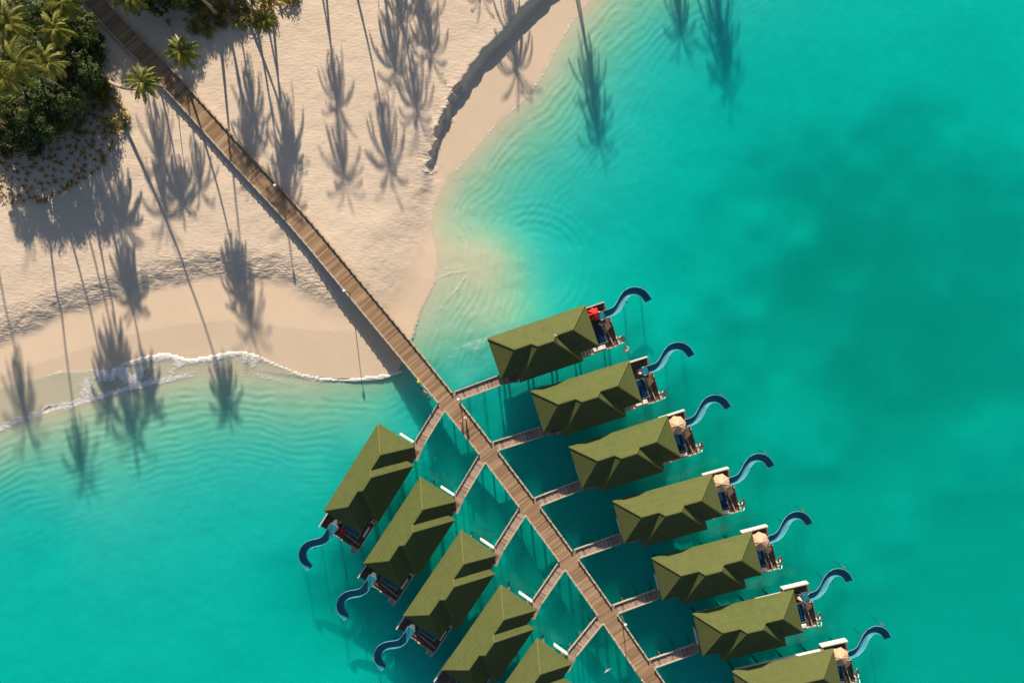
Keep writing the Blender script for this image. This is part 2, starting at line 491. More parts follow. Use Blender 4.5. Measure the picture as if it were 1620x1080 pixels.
c = mix(nt, math_n(nt, 'MULTIPLY', ug, .0), c, (.05, .055, .02))
nt.links.new(c, b.inputs['Base Color']); b.inputs['Roughness'].default_value = .9; b.inputs['Specular IOR Level'].default_value = .08
hh = math_n(nt, 'ADD', math_n(nt, 'MULTIPLY', ug, -.9), math_n(nt, 'MULTIPLY', v, -.35))
hh = math_n(nt, 'ADD', hh, math_n(nt, 'MULTIPLY', noise(nt, co, 6, 3), .5))
bump(nt, b, hh, .5, .05)
M['ridge'] = simple('ridge_tile', (.15, .155, .055), .9, .3, 2, .2, spec=.1)
M['white'] = simple('white_render', (.74, .71, .66), .8, .12, 1.5, .1)
M['cream'] = simple('cream_render', (.56, .53, .47), .85, .15, 1.5, .1)
M['white2'] = simple('white_cushion', (.78, .75, .70), .9, .1, 4, .1)
M['glass'] = simple('dark_glass', (.02, .03, .035), .06, .2, 1)
M['door'] = simple('door_timber', (.16, .09, .05), .5, .3, 3)
M['blue'] = simple('slide_blue', (.006, .17, .25), .6, .15, .8)
M['bluerim'] = simple('slide_rim_blue', (.16, .42, .52), .5, .1, 2)
M['steel'] = simple('grey_metal', (.45, .46, .47), .4, .15, 3, metallic=.6)
M['beige'] = simple('parasol_canvas', (.66, .42, .28), .9, .10, 2, .1)
M['red'] = simple('red_fabric', (.62, .015, .012), .7, .2, 3, .1)
M['dark'] = simple('dark_fabric', (.03, .035, .05), .8, .3, 5)
M['teal'] = simple('teal_fabric', (.04, .16, .16), .8, .2, 4)
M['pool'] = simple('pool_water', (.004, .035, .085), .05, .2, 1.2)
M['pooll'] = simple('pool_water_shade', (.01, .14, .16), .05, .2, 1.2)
M['ring'] = simple('ring_coral', (.62, .30, .22), .5, .1, 4)
M['globe'] = simple('lamp_globe', (.82, .80, .74), .4, .05, 4)
M['skin'] = simple('skin', (.48, .29, .20), .6, .1, 8)
M['hairm'] = simple('hair_dark', (.03, .02, .015), .7, .2, 30)
M['pink'] = simple('pink_cloth', (.72, .16, .22), .8, .15, 8)
M['yellow'] = simple('yellow_cloth', (.75, .55, .07), .8, .12, 8)
M['navy'] = simple('navy_cloth', (.03, .045, .09), .8, .2, 8)
M['straw'] = simple('straw', (.72, .63, .48), .9, .15, 20)
M['bird'] = simple('feathers', (.75, .75, .74), .8, .12, 10)

def leaf_mat(name, cs, trans=.35, sc=1.0):
    m, nt, b = new_mat(name)
    co = objc(nt)
    g = N(nt, 'ShaderNodeNewGeometry')
    rnd = g.outputs['Random Per Island']
    n = noise(nt, co, sc, 3)
    c_ = mix(nt, rnd, cs[0], cs[1])
    c_ = mix(nt, ramp(nt, n, .4, .65), c_, cs[2])
    nt.links.new(c_, b.inputs['Base Color']); b.inputs['Roughness'].default_value = .5
    b.inputs['Specular IOR Level'].default_value = .35
    t = N(nt, 'ShaderNodeBsdfTranslucent'); nt.links.new(c_, t.inputs[0])
    mx = N(nt, 'ShaderNodeMixShader'); mx.inputs[0].default_value = trans
    nt.links.new(b.outputs[0], mx.inputs[1]); nt.links.new(t.outputs[0], mx.inputs[2])
    nt.links.new(mx.outputs[0], nt.nodes['Material Output'].inputs[0])
    return m
M['palm'] = leaf_mat('palm_leaf', ((.20, .22, .025), (.38, .34, .05), (.10, .14, .02)), .35, .6)
M['palmgold'] = leaf_mat('palm_leaf_gold', ((.26, .25, .035), (.44, .37, .07), (.14, .17, .025)), .35, .6)
M['dead'] = leaf_mat('dead_frond', ((.20, .11, .04), (.30, .18, .06), (.12, .07, .03)), .2, 1)
M['leaf'] = leaf_mat('broad_leaf', ((.035, .08, .012), (.11, .16, .02), (.02, .05, .010)), .3, .5)
M['leaf2'] = leaf_mat('broad_leaf_light', ((.06, .10, .012), (.17, .20, .03), (.04, .075, .012)), .3, .5)
M['shrub'] = leaf_mat('shrub_leaf', ((.12, .12, .015), (.30, .22, .03), (.07, .09, .015)), .3, 2)
M['sprout'] = leaf_mat('sprout_leaf', ((.30, .15, .035), (.46, .26, .06), (.20, .15, .03)), .25, 2)
M['sproutg'] = leaf_mat('sprout_leaf_gold', ((.32, .22, .03), (.48, .34, .05), (.16, .15, .02)), .25, 2)
M['bark'] = simple('palm_bark', (.36, .28, .21), .9, .4, 3, .5)
M['bark2'] = simple('bark', (.16, .12, .085), .9, .4, 3, .5)

# ------------------------------------------------------------------ ground and water
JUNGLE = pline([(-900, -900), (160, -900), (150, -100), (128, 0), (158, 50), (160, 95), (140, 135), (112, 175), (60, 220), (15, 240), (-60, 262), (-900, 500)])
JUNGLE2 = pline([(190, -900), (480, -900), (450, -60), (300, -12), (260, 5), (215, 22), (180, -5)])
def gfn(X, Y):
    z, sd, sd2, d2, w = terrain(X, Y)
    nz = (fbm(X, Y, 6, 13, 3) - .5) * 3.5
    wet = (1 - sst(-3.4, -.6, sd2 + nz * .5 + (fbm(X, Y, 2, 19, 2) - .5))) * (sd > -1)
    sw = sst(0, 1, (X < -17).astype(float))
    wet = np.where(w < 1.0, (1 - sst(-1.2, -.2, sd2)), wet)
    under = sst(.6, -.8, sd) if False else 1 - sst(-.9, .3, sd)
    rough = np.exp(-(d2 / 2.0) ** 2) * sst(-20, -30, X) * .55 + .02 * (w < .6) * np.exp(-(sd2 / 1.2) ** 2) * 30
    rough = rough + (fbm(X, Y, 8, 23, 2) - .5) * .18 * sst(-1, 2, sd2)
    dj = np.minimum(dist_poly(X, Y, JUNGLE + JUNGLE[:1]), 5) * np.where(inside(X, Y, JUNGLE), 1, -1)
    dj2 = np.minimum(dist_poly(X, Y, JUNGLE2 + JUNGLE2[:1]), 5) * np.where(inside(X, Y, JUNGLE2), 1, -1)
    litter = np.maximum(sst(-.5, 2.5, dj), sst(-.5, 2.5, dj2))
    gx, gy = W2(1450, 450)
    weed = np.exp(-(((X - gx) / 40) ** 2 + ((Y - gy) / 34) ** 2))
    return z, dict(deep=sst(.25, 1.1, -z), wet=wet, under=under, rough=np.clip(rough, 0, 1), litter=litter, weed=weed)
ground = link('sand_and_seabed', grid_mesh('sand_and_seabed', axis(-84, 84, .21, 6000), axis(-58, 64, .21, 6000), gfn), None, M['sand'])
tag(ground, kind='structure')

F_UP = pline([(-80, 640), (0, 610), (60, 595), (100, 585), (150, 584), (178, 582), (195, 573), (225, 563), (262, 557), (285, 562), (300, 567), (330, 562), (360, 556), (385, 554), (410, 561), (440, 575), (480, 591), (520, 598), (560, 600), (600, 597), (634, 588)])
F_UPV = [(.2,), (.3,), (.4,), (.55,), (.5,), (.6,), (.8,), (1,), (1,), (.95,), (.9,), (1,), (.95,), (.85,), (.75,), (.65,), (.7,), (.8,), (1,), (1,), (.8,)]
F_LO = pline([(-60, 700), (0, 677), (25, 665), (60, 655), (80, 644), (110, 640), (135, 632), (160, 625), (185, 619), (210, 611), (240, 605), (270, 599), (310, 590), (345, 584), (380, 587), (410, 592), (440, 602), (475, 607), (510, 604)])
F_LOV = [(.5,), (.8,), (.75,), (.8,), (.95,), (1,), (.9,), (.8,), (.8,), (.95,), (.9,), (.8,), (.6,), (.5,), (.5,), (.6,), (.5,), (.4,), (.2,)]
SWASH = F_UP + F_LO[::-1]
F_E = pline([(1000, -60), (935, -4), (908, 30), (886, 64), (863, 110), (836, 150), (803, 180), (778, 203), (745, 243), (720, 272)])
F_S = pline([(653, 534), (665, 493), (676, 466), (692, 440), (712, 432), (735, 428)])
F_S2 = pline([(716, 464), (727, 452), (737, 436)])
F_S3 = pline([(693, 415), (703, 424), (720, 424)])
def wfn(X, Y):
    z, sd, sd2, d2, w = terrain(X, Y)
    dep = np.clip(-z, .0, 60)
    sw = inside(X, Y, SWASH)
    far = (np.abs(X) > 90) | (np.abs(Y) > 70)
    du, (fu,) = dist_poly(X, Y, F_UP, F_UPV); dl, (fl,) = dist_poly(X, Y, F_LO, F_LOV)
    j = (fbm(X, Y, 1.1, 101, 3) - .5) * .9
    foam = fu * np.exp(-((du + j * .6) / (.35 + 1.0 * fu)) ** 2) * sst(-.3, .1, np.where(sw, du, -du) + .2)
    foam = np.maximum(foam, fl * np.exp(-((dl + j * .5) / .7) ** 2))
    chop = fbm(X, Y, 2.4, 111, 4)
    body = sw * (.22 + .75 * sst(.35, .7, chop)) * sst(W2(40, 0)[0], W2(200, 0)[0], X) * sst(0, .4, du)
    right = sst(W2(400, 0)[0], W2(300, 0)[0], X)
    body = body * (.45 + .55 * (1 - sst(W2(330, 0)[0], W2(460, 0)[0], X)))
    foam = np.maximum(foam, body)
    foam = np.maximum(foam, .58 * np.exp(-((dist_poly(X, Y, F_E) + j * .35) / .40) ** 2))
    for pl, wd, a in ((F_S, .22, .6), (F_S2, .2, .6), (F_S3, .2, .55)):
        foam = np.maximum(foam, a * np.exp(-((dist_poly(X, Y, pl) + j * .2) / wd) ** 2))
    # sheets of bubbles where the current turns round the spit
    gx, gy = W2(735, 540)
    g = np.exp(-(((X - gx) / 9) ** 2 + ((Y - gy) / 6) ** 2))
    ca, sa = math.cos(.35), math.sin(.35)
    U = (X * ca + Y * sa); V = (-X * sa + Y * ca)
    streak = fbm(U * .35, V, 1.0, 121, 4)
    foam = np.maximum(foam, g * sst(.45, .75, streak) * .55)
    gx, gy = W2(690, 480); g = np.exp(-(((X - gx) / 2.5) ** 2 + ((Y - gy) / 5) ** 2)) * (sd < 0)
    foam = np.maximum(foam, g * sst(.45, .75, streak) * .5)
    zw = np.zeros_like(X) + (fbm(X, Y, 2.5, 131, 2) - .5) * .03 * (~far)
    edge = sst(0, .6, np.where(sw, np.minimum(du, dl), 0))
    zw = np.where(sw & (~far), np.maximum(zw, z + .015 + .03 * edge + .05 * foam), zw)
    zw = zw - np.where((sd > .25) & ~sw, .25, 0)
    dep = np.where(sw, np.maximum(dep, .05 + .10 * edge), dep)
    film = sw.astype(float)
    return zw, dict(foam=foam)
water = link('lagoon_water', grid_mesh('lagoon_water', axis(-83.9, 84, .28, 6000), axis(-57.9, 64, .28, 6000), wfn, -60.0), None, M['water'])
tag(water, kind='structure')

def ground_z(x, y):
    return float(terrain(np.array([[x]]), np.array([[y]]))[0][0, 0])

# ------------------------------------------------------------------ boardwalk
DZ = 2.0                      # top of every deck above the water
def strip(mb, pts, widths, z0, z1, v0=0.0):
    """solid ribbon following pts, boards run across (uv: u across, v along)"""
    L = []
    acc = v0
    for i, p in enumerate(pts):
        a = pts[max(i - 1, 0)]; b = pts[min(i + 1, len(pts) - 1)]
        d = (Vector(b) - Vector(a)).normalized(); nrm = Vector((-d.y, d.x))
        if i: acc += (Vector(p) - Vector(pts[i - 1])).length
        w = widths[i] / 2
        L.append((Vector(p) + nrm * w, Vector(p) - nrm * w, acc, widths[i]))
    for i in range(len(L) - 1):
        a, b = L[i], L[i + 1]
        vs = [(*a[0], z1), (*a[1], z1), (*b[1], z1), (*b[0], z1), (*a[0], z0), (*a[1], z0), (*b[1], z0), (*b[0], z0)]
        uvt = [(0, a[2]), (a[3], a[2]), (b[3], b[2]), (0, b[2])]
        fs = [(0, 1, 2, 3), (7, 6, 5, 4), (0, 3, 7, 4), (1, 5, 6, 2)]
        uvs = [uvt, uvt, [(0, a[2]), (0, b[2]), (.2, b[2]), (.2, a[2])], [(0, a[2]), (.2, a[2]), (.2, b[2]), (0, b[2])]]
        if i == 0: fs.append((0, 4, 5, 1)); uvs.append([(0, 0)] * 4)
        if i == len(L) - 2: fs.append((3, 2, 6, 7)); uvs.append([(0, 0)] * 4)
        mb.add(vs, fs, uvs)
    return L

def catmull(pts, n=5):
    o_ = []
    for i in range(len(pts) - 1):
        p0 = pts[max(i - 1, 0)]; p1 = pts[i]; p2 = pts[i + 1]; p3 = pts[min(i + 2, len(pts) - 1)]
        for k in range(n):
            t = k / n
            o_.append(.5 * ((2 * p1) + (p2 - p0) * t + (2 * p0 - 5 * p1 + 4 * p2 - p3) * t * t + (3 * p1 - p0 - 3 * p2 + p3) * t ** 3))
    o_.append(pts[-1]); return o_

CL_PX = [(30, -190), (88, -88), (149, 2), (243, 101), (293, 154), (388.5, 259.4), (470, 347.5), (554.5, 448.5), (632.5, 542), (672.5, 590.6), (716, 643), (767, 708), (831.5, 793), (894, 878), (956, 965), (1016, 1052), (1078, 1140), (1140, 1226)]
CLW = catmull([P(a, b, DZ) for a, b in CL_PX], 3)
CL = [(p.x, p.y) for p in CLW]
CW = [3.05 - .27 * max(0, min(1, (i - 26) / 5)) for i in range(len(CL))]
mbw = MB()
edges = strip(mbw, CL, CW, DZ - .18, DZ)
boardwalk = empty('boardwalk', (CL[3][0], CL[3][1], DZ))
tag(boardwalk, 'long brown plank boardwalk running from the beach out between the villas', 'boardwalk')
def child_of(o, root):
    o.parent = root
    o.matrix_parent_inverse = Matrix.Translation(-Vector(root.location)) if root.rotation_euler.z == 0 else (Matrix.Translation(root.location) @ Matrix.Rotation(root.rotation_euler.z, 4, 'Z')).inverted()
    return o
child_of(mbw.build('deck', M['deck'], None), boardwalk)

def point_on(L, t_len, side):
    """position on an edge polyline by arc length"""
    for i in range(len(L) - 1):
        if L[i][2] <= t_len <= L[i + 1][2]:
            f = (t_len - L[i][2]) / (L[i + 1][2] - L[i][2])
            return L[i][side].lerp(L[i + 1][side], f)
    return L[-1][side].copy()

# walk junctions: pixel of the middle of each branch where it leaves the boardwalk
def loc_len(q):
    best = None
    q = Vector(q)
    for i in range(len(CL) - 1):
        a = Vector(CL[i]); b = Vector(CL[i + 1]); t = max(0, min(1, (q - a).dot(b - a) / (b - a).length_squared))
        dd = (a.lerp(b, t) - q).length
        s_ = edges[i][2] + t * (b - a).length
        if best is None or dd < best[0]: best = (dd, s_)
    return best[1]
JR = [(723, 626), (783.5, 705.5), (850.5, 793.5), (913, 875.5), (974, 963), (1032, 1049), (1094, 1135)]
JL = [(697.5, 644.6), (762, 726), (826, 809), (888, 895.6), (948.6, 980), (1010, 1067)]
gapR = sorted(loc_len(P(a, b, DZ).to_2d()) for a, b in JR)
gapL = sorted(loc_len(P(a, b, DZ).to_2d()) for a, b in JL)
TOT = edges[-1][2]
kerb_posts = []
def kerb_run(L, side, s0, s1, root, mk_posts=True, step=1.32, inset=.10):
    if s1 - s0 < .5: return
    n = max(2, int((s1 - s0) / .66))
    k = MB(); lip = MB()
    pts = []
    for i in range(n + 1):
        s_ = s0 + (s1 - s0) * i / n
        p = point_on(L, s_, side); q = point_on(L, s_, 1 - side)
        inw = (q - p).normalized()
        pts.append(p + inw * inset)
    for i in range(n):
        a, b = pts[i], pts[i + 1]
        k.bar((*a, DZ + .25), (*b, DZ + .25), .13, .09)
    rail = child_of(k.build('kerb_rail', M['kerb'], None), root)
    for i in range(n):
        a, b = pts[i], pts[i + 1]
        lip.bar((*a, DZ + .03), (*b, DZ + .03), .24, .056)
    child_of(lip.build('edge_board', M['kerb'], None), root)
    m_ = max(1, round((s1 - s0) / step))
    for i in range(m_ + 1):
        s_ = s0 + (s1 - s0) * i / m_
        p = point_on(L, s_, side); q = point_on(L, s_, 1 - side)
        d_ = (q - p).normalized()
        pp = p + d_ * (inset - .02)
        kerb_posts.append((pp, math.atan2(d_.y, d_.x), root))
def runs(gaps, half, s_start, s_end):
    out_ = []; s_ = s_start
    for g in gaps:
        out_.append((s_, g - half)); s_ = g + half
    out_.append((s_, s_end))
    return [(a, b) for a, b in out_ if b > a]
S0 = edges[3][2]
for a, b in runs(gapR, .95, S0, TOT - 1): kerb_run(edges, 0, a, b, boardwalk)
for a, b in runs(gapL, .95, S0, TOT - 1): kerb_run(edges, 1, a, b, boardwalk)
# posts: the hundred nearest the middle of the picture stand alone, the rest in one mesh
kerb_posts.sort(key=lambda t: t[0].length)
pm = MB(); pm.box((0, 0, .0), (.20, .17, .46)); pmesh = pm.mesh('post'); pmesh.materials.append(M['kerb'])
rest = MB()
for i, (p, a, root) in enumerate(kerb_posts):
    if i < 99:
        o = link('post', pmesh); o.location = (p.x, p.y, DZ + .14); o.rotation_euler = (0, 0, a)
        child_of(o, root)
    else:
        rest.box((p.x, p.y, DZ + .14), (.20, .17, .46), a)
o = child_of(rest.build('kerb_posts', M['kerb'], None), boardwalk); o['kind'] = 'stuff'
# piles below
n = 0
s_ = 2.0
while s_ < TOT - 2:
    for side in (0, 1):
        p = point_on(edges, s_, side); q = point_on(edges, s_, 1 - side)
        p = p + (q - p).normalized() * .3
        if n < 96:
            mb = MB(); g = ground_z(p.x, p.y)
            mb.tube([(p.x, p.y, g - .5), (p.x, p.y, DZ - .2)], .10, 8)
            child_of(mb.build('pile', M['pile'], None), boardwalk); n += 1
    s_ += 3.4

# ------------------------------------------------------------------ villa
FS = (H - 5.6) / H
EZ = 5.6
LN, WD = 16.35 * FS, 6.95 * FS
yR, x1, x2 = 3.07 * FS, 3.56 * FS, 13.05 * FS
hR = 2.3
yT = 3.75 * FS; hT = hR * yT / yR
t1, t2 = 7.16 * FS, 9.56 * FS
eX, fX, yE = 2.65 * FS, 13.3 * FS, 8.35 * FS
k1 = eX + hR / (hT / (t1 - eX)); k2 = fX - hR / (hT / (fX - t2))

def villa_frame(A, B):
    a = P(*A, EZ).to_2d(); b = P(*B, EZ).to_2d()
    mid = (a + b) / 2; d = (b - a).normalized()
    o = mid - d * LN / 2
    return o, math.atan2(d.y, d.x)

def roof_mesh(m_):
    vs = [(0, 0, 0), (LN, 0, 0), (LN, WD, 0), (0, WD, 0), (x1, yR, hR), (x2, yR, hR), (k1, yR, hR), (k2, yR, hR),
          (t1, yT, hT), (t2, yT, hT), (eX, yE, 0), (fX, yE, 0), (eX, WD, 0), (fX, WD, 0)]
    vs = [(x, m_ * y, z + EZ) for x, y, z in vs]
    fs = [(0, 1, 5, 7, 9, 8, 6, 4), (0, 4, 3), (1, 2, 5), (3, 4, 6, 12), (2, 13, 7, 5), (6, 8, 10, 12), (8, 9, 11, 10), (7, 13, 11, 9)]
    if m_ > 0: pass
    else: fs = [f[::-1] for f in fs]
    bound = [0, 1, 2, 13, 11, 10, 12, 3]
    mb = MB()
    def uvs(f):
        p = [Vector(vs[k]) for k in f]
        n = Vector((0, 0, 0))
        for i in range(len(p)): n += p[i].cross(p[(i + 1) % len(p)])
        n.normalize()
        if n.z < 0: n = -n
        h = Vector((n.x, n.y, 0))
        h = h.normalized() if h.length > 1e-4 else Vector((0, 1, 0))
        u = Vector((-h.y, h.x, 0)); v_ = n.cross(u)
        return [(q.dot(u) + 50, q.dot(v_) + 50) for q in p]
    mb.add(vs, fs, [uvs(f) for f in fs])
    T = .14
    mb.add([(x, y, z - T) for x, y, z in vs], [f[::-1] for f in fs], [uvs(f[::-1]) for f in fs])
    for i in range(len(bound)):
        a, b = vs[bound[i]], vs[bound[(i + 1) % len(bound)]]
        mb.add([a, b, (b[0], b[1], b[2] - T), (a[0], a[1], a[2] - T)], [(0, 1, 2, 3)])
    return mb, vs

def make_villa(m_):
    root = empty('overwater_villa')
    rb, vs = roof_mesh(m_)
    roof = rb.build('roof', M['roof'], root)
    cap = MB()
    up = Vector((0, 0, .035))
    for a, b in ((0, 4), (3, 4), (4, 6), (6, 8), (8, 9), (9, 7), (7, 5), (5, 1), (5, 2), (8, 10), (9, 11)):
        cap.bar(Vector(vs[a]) + up, Vector(vs[b]) + up, .17, .07)
    cap.build('ridge_cap', M['ridge'], roof)
    Y = lambda y: m_ * y
    # walls
    w = MB()
    wl = [(1.15, 1.35), (LN - 1.0, 1.35), (LN - 1.0, WD - .55), (fX - .9, WD - .55), (fX - .9, yE - .6), (eX + .9, yE - .6), (eX + .9, WD - .55), (1.15, WD - .55)]
    zt = EZ - .02
    for i in range(len(wl)):
        a, b = Vector(wl[i]), Vector(wl[(i + 1) % len(wl)])
        mid = (a + b) / 2; ln = (b - a).length + .12
        if i == 0:
            w.box((mid.x, Y(mid.y), (DZ + zt) / 2), (ln, .14, zt - DZ))
        else:
            w.box((mid.x, Y(mid.y), (DZ + zt) / 2), (abs(b.x - a.x) + .14 if abs(b.x - a.x) > .1 else .14, abs(b.y - a.y) - .16 if abs(b.y - a.y) > .1 else .14, zt - DZ))
    w.build('wall', M['white'], root)
    # openings
    for (x, y, dx, dy, zc, dz, nm) in ((LN - .9, 2.0, .06, 2.6, DZ + 1.15, 2.2, 'sliding_door'), (LN - .9, 4.9, .06, 1.8, DZ + 1.15, 2.2, 'sliding_door'),
                                    (4.2, 1.26, 1.6, .06, DZ + 1.7, 1.0, 'window'), (8.4, 1.26, 2.2, .06, DZ + 1.7, 1.0, 'window'), (5.6, yE - .51, 1.8, .06, DZ + 1.5, 1.4, 'window'), (9.4, yE - .51, 1.8, .06, DZ + 1.5, 1.4, 'window')):
        fr_ = MB()
        fr_.box((x, Y(y), zc), (dx, dy, dz))
        f = fr_.build(nm, M['door'], root)
        g = MB()
        if dx > dy: g.box((x, Y(y), zc), (dx - .16, dy + .04, dz - .16))
        else: g.box((x, Y(y), zc), (dx + .04, dy - .16, dz - .16))
        g.build('pane', M['glass'], f)
    d = MB(); d.box((1.06, Y(6.05 * FS), DZ + 1.1), (.06, .95, 2.1)); dd = d.build('door', M['door'], root)
    h = MB(); h.box((1.0, Y(6.05 * FS + .35), DZ + 1.05), (.06, .05, .16)); h.build('handle', M['steel'], dd)
    # floor and sun deck
    fl = MB()
    def slab(x0, xa, y0, ya, z1, mat_uv=True, t=.18, ax=0):
        z0 = z1 - t
        v8 = [(x0, Y(y0), z1), (xa, Y(y0), z1), (xa, Y(ya), z1), (x0, Y(ya), z1), (x0, Y(y0), z0), (xa, Y(y0), z0), (xa, Y(ya), z0), (x0, Y(ya), z0)]
        uvt = [(y0, x0), (y0, xa), (ya, xa), (ya, x0)] if ax == 0 else [(x0, y0), (xa, y0), (xa, ya), (x0, ya)]
        fl.add(v8, [(0, 1, 2, 3), (7, 6, 5, 4), (0, 4, 5, 1), (1, 5, 6, 2), (2, 6, 7, 3), (3, 7, 4, 0)], [uvt, uvt] + [[(0, 0), (0, .1), (1, .1), (1, 0)]] * 4)
    slab(1.0, LN - .9, 1.3, yE - .45, DZ - .01)
    slab(LN - .9, 18.95, .55, 7.15, DZ - .01, ax=1)
    slab(12.9, LN - .9, yE - .45, 7.75 + .0, DZ - .01) if yE - .45 < 7.75 else None
    slab(LN - .9, 18.95, 7.15, 7.55, DZ - .01, ax=1)
    fl.build('sun_deck', M['vdeck'], root)
    # screen wall beside the sun deck and low wall by the entrance
    s = MB(); s.box(((LN - .9 + 18.9) / 2 - .05, Y(.52), DZ + .62), (18.9 - LN + .85, .18, 1.3)); s.build('privacy_wall', M['cream'], root)
    s = MB(); s.box((.12, Y(4.7), DZ + .55), (.18, 2.45, 1.1)); s.build('entrance_wall', M['white'], root)
    # stilts
    for x in (1.2, 5.2, 9.2, 13.2, 18.2):
        for y in (2.3, 5.9):
            s = MB(); s.tube([(x, Y(y), -3.4), (x, Y(y), DZ - .19)], .17, 8); s.build('stilt', M['pile'], root)
    # plunge pool with its rim
    pl = MB(); pl.box((16.55, Y(5.05), DZ + .14), (1.75, 3.05, .28)); pool = pl.build('plunge_pool', M['steel'] if m_ > 0 else M['steel'], root)
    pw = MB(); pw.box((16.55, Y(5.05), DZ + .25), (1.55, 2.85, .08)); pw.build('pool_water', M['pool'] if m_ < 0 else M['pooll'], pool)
    # low beams on the deck and its edge
    r = MB()
    r.bar((17.75, Y(3.6), DZ + .42), (18.15, Y(7.2), DZ + .42), .11, .10)
    for t in (0, .33, .66, 1):
        x, y = 17.75 + .4 * t, 3.6 + 3.6 * t
        r.box((x, Y(y), DZ + .18), (.10, .10, .40))
    r.build('deck_rail', M['kerb'], root)
    r = MB(); r.box((18.98, Y(5.2), DZ + .10), (.14, 4.3, .20)); r.box((15.9, Y(7.58), DZ + .10), (6.1, .16, .22)); r.build('edge_beam', M['kerb'], root)
    for i in range(6):
        s = MB(); s.box((18.98, Y(3.1 + i * .82), DZ + .30), (.12, .12, .24)); s.build('post', M['kerb'], root)
    # swimming steps and their rails at the corner
    st = MB()
    for i in range(5): st.box((19.25 + i * .28, Y(6.95), DZ - .35 - i * .38), (.26, 1.0, .06))
    st.bar((19.1, Y(6.5), DZ - .1), (20.4, Y(6.5), DZ - 1.95), .06, .16); st.bar((19.1, Y(7.4), DZ - .1), (20.4, Y(7.4), DZ - 1.95), .06, .16)
    st.build('steps', M['kerb'], root)
    for y in (6.45, 7.45):
        s = MB(); s.tube([(18.9, Y(y), DZ), (18.95, Y(y), DZ + .85), (19.35, Y(y), DZ + .85), (19.75, Y(y), DZ - .3)], .055, 8); s.build('hand_rail', M['white2'], root)
    # boards stacked for the side terrace next to the wing
    for i in range(3):
        s = MB(); s.box((13.05 + i * .52, Y(7.15), DZ + .16 + .05 * i), (.36, .75, .3)); s.build('planter_box', M['kerb'], root)
    return root

def slide_px(px, py, z):
    """V1's own photo outline, taken to villa coordinates"""
    o, a = villa_frame((771, 534.5), (925, 482))
    p = P(px, py, z).to_2d() - o
    c, s = math.cos(-a), math.sin(-a)
    return (p.x * c - p.y * s, -(p.x * s + p.y * c))

SL = [(957, 497, 3.3), (963, 495.2, 3.15), (970, 492.5, 2.9), (976, 487.5, 2.62), (980.6, 480.5, 2.35), (984.4, 473, 2.1), (989.6, 466, 1.85), (996, 461.8, 1.6), (1003, 460.4, 1.35), (1010, 461.5, 1.1), (1016, 464.6, .9), (1021.2, 470, .75), (1025.2, 476.5, .68)]
def make_slide(m_):
    root = empty('water_slide')
    pts = []
    for x, y, z in SL:
        lx, ly = slide_px(x, y, z); pts.append(Vector((lx, m_ * ly, z)))
    pts = catmull(pts, 4)
    prof = [(-.57, .50), (-.54, .22), (-.43, .06), (-.24, .0), (0, -.02), (.24, 0), (.43, .06), (.54, .22), (.57, .50)]
    th = .05
    vs = []; n = len(pts)
    fr_ = []
    for i, p in enumerate(pts):
        d = (pts[min(i + 1, n - 1)] - pts[max(i - 1, 0)]).normalized()
        sd = Vector((-d.y, d.x, 0)).normalized()
        fr_.append((p, d, sd))
        for a, b in prof: vs.append(p + sd * a + Vector((0, 0, b)))
        for a, b in prof: vs.append(p + sd * a * (1 + th / .6) + Vector((0, 0, b - th)))
    K = len(prof); fs = []
    for i in range(n - 1):
        o0, o1 = i * 2 * K, (i + 1) * 2 * K
        for k in range(K - 1):
            fs.append((o0 + k, o0 + k + 1, o1 + k + 1, o1 + k))
            fs.append((o0 + K + k, o1 + K + k, o1 + K + k + 1, o0 + K + k + 1))
        for k in (0, K - 1): fs.append((o0 + k, o1 + k, o1 + K + k, o0 + K + k))
    for o0 in (0, (n - 1) * 2 * K):
        for k in range(K - 1): fs.append((o0 + k, o0 + K + k, o0 + K + k + 1, o0 + k + 1))
    mb = MB(); mb.add(vs, fs); mb.build('chute', M['blue'], root, True)
    for s_ in (-1, 1):
        r = MB(); r.tube([p + sd * s_ * .59 + Vector((0, 0, .51)) for p, d, sd in fr_], .035, 6)
        r.build('rim', M['bluerim'], root, True)
    pl = MB(); x0, y0 = slide_px(955.5, 498, 3.3)
    pl.box((x0 - .35, m_ * y0, 3.25), (.9, 1.4, .10)); pl.build('platform', M['blue'], root)
    for dy in (-.62, .62):
        s = MB(); s.tube([(x0 - .7, m_ * y0 + dy, DZ), (x0 - .7, m_ * y0 + dy, 4.1), (x0 + .1, m_ * y0 + dy, 4.1), (x0 + .3, m_ * y0 + dy, 3.5)], .04, 6); s.build('hand_rail', M['steel'], root)
        s = MB(); s.tube([(x0 - .1, m_ * y0 + dy, DZ - .0), (x0 - .1, m_ * y0 + dy, 3.22)], .05, 6); s.build('leg', M['steel'], root)
    la = MB()
    for i in range(4): la.box((x0 - 1.3 + i * .17, m_ * y0, DZ + .28 + i * .28), (.22, .8, .05))
    for dy in (-.42, .42): la.bar((x0 - 1.5, m_ * y0 + dy, DZ), (x0 - .72, m_ * y0 + dy, 3.25), .05, .10)
    la.build('ladder', M['steel'], root)
    for k, sgn in ((int(n * .42), 1), (int(n * .78), -1)):
        p, d, sd = fr_[k]
        q = p + sd * sgn * m_ * .85
        s = MB(); s.tube([(q.x, q.y, -3.4), (q.x, q.y, p.z + .2)], .09, 8); s.bar((q.x, q.y, p.z + .1), (p.x, p.y, p.z - .06), .08, .10)
        s.build('leg', M['pile'], root)
    return root

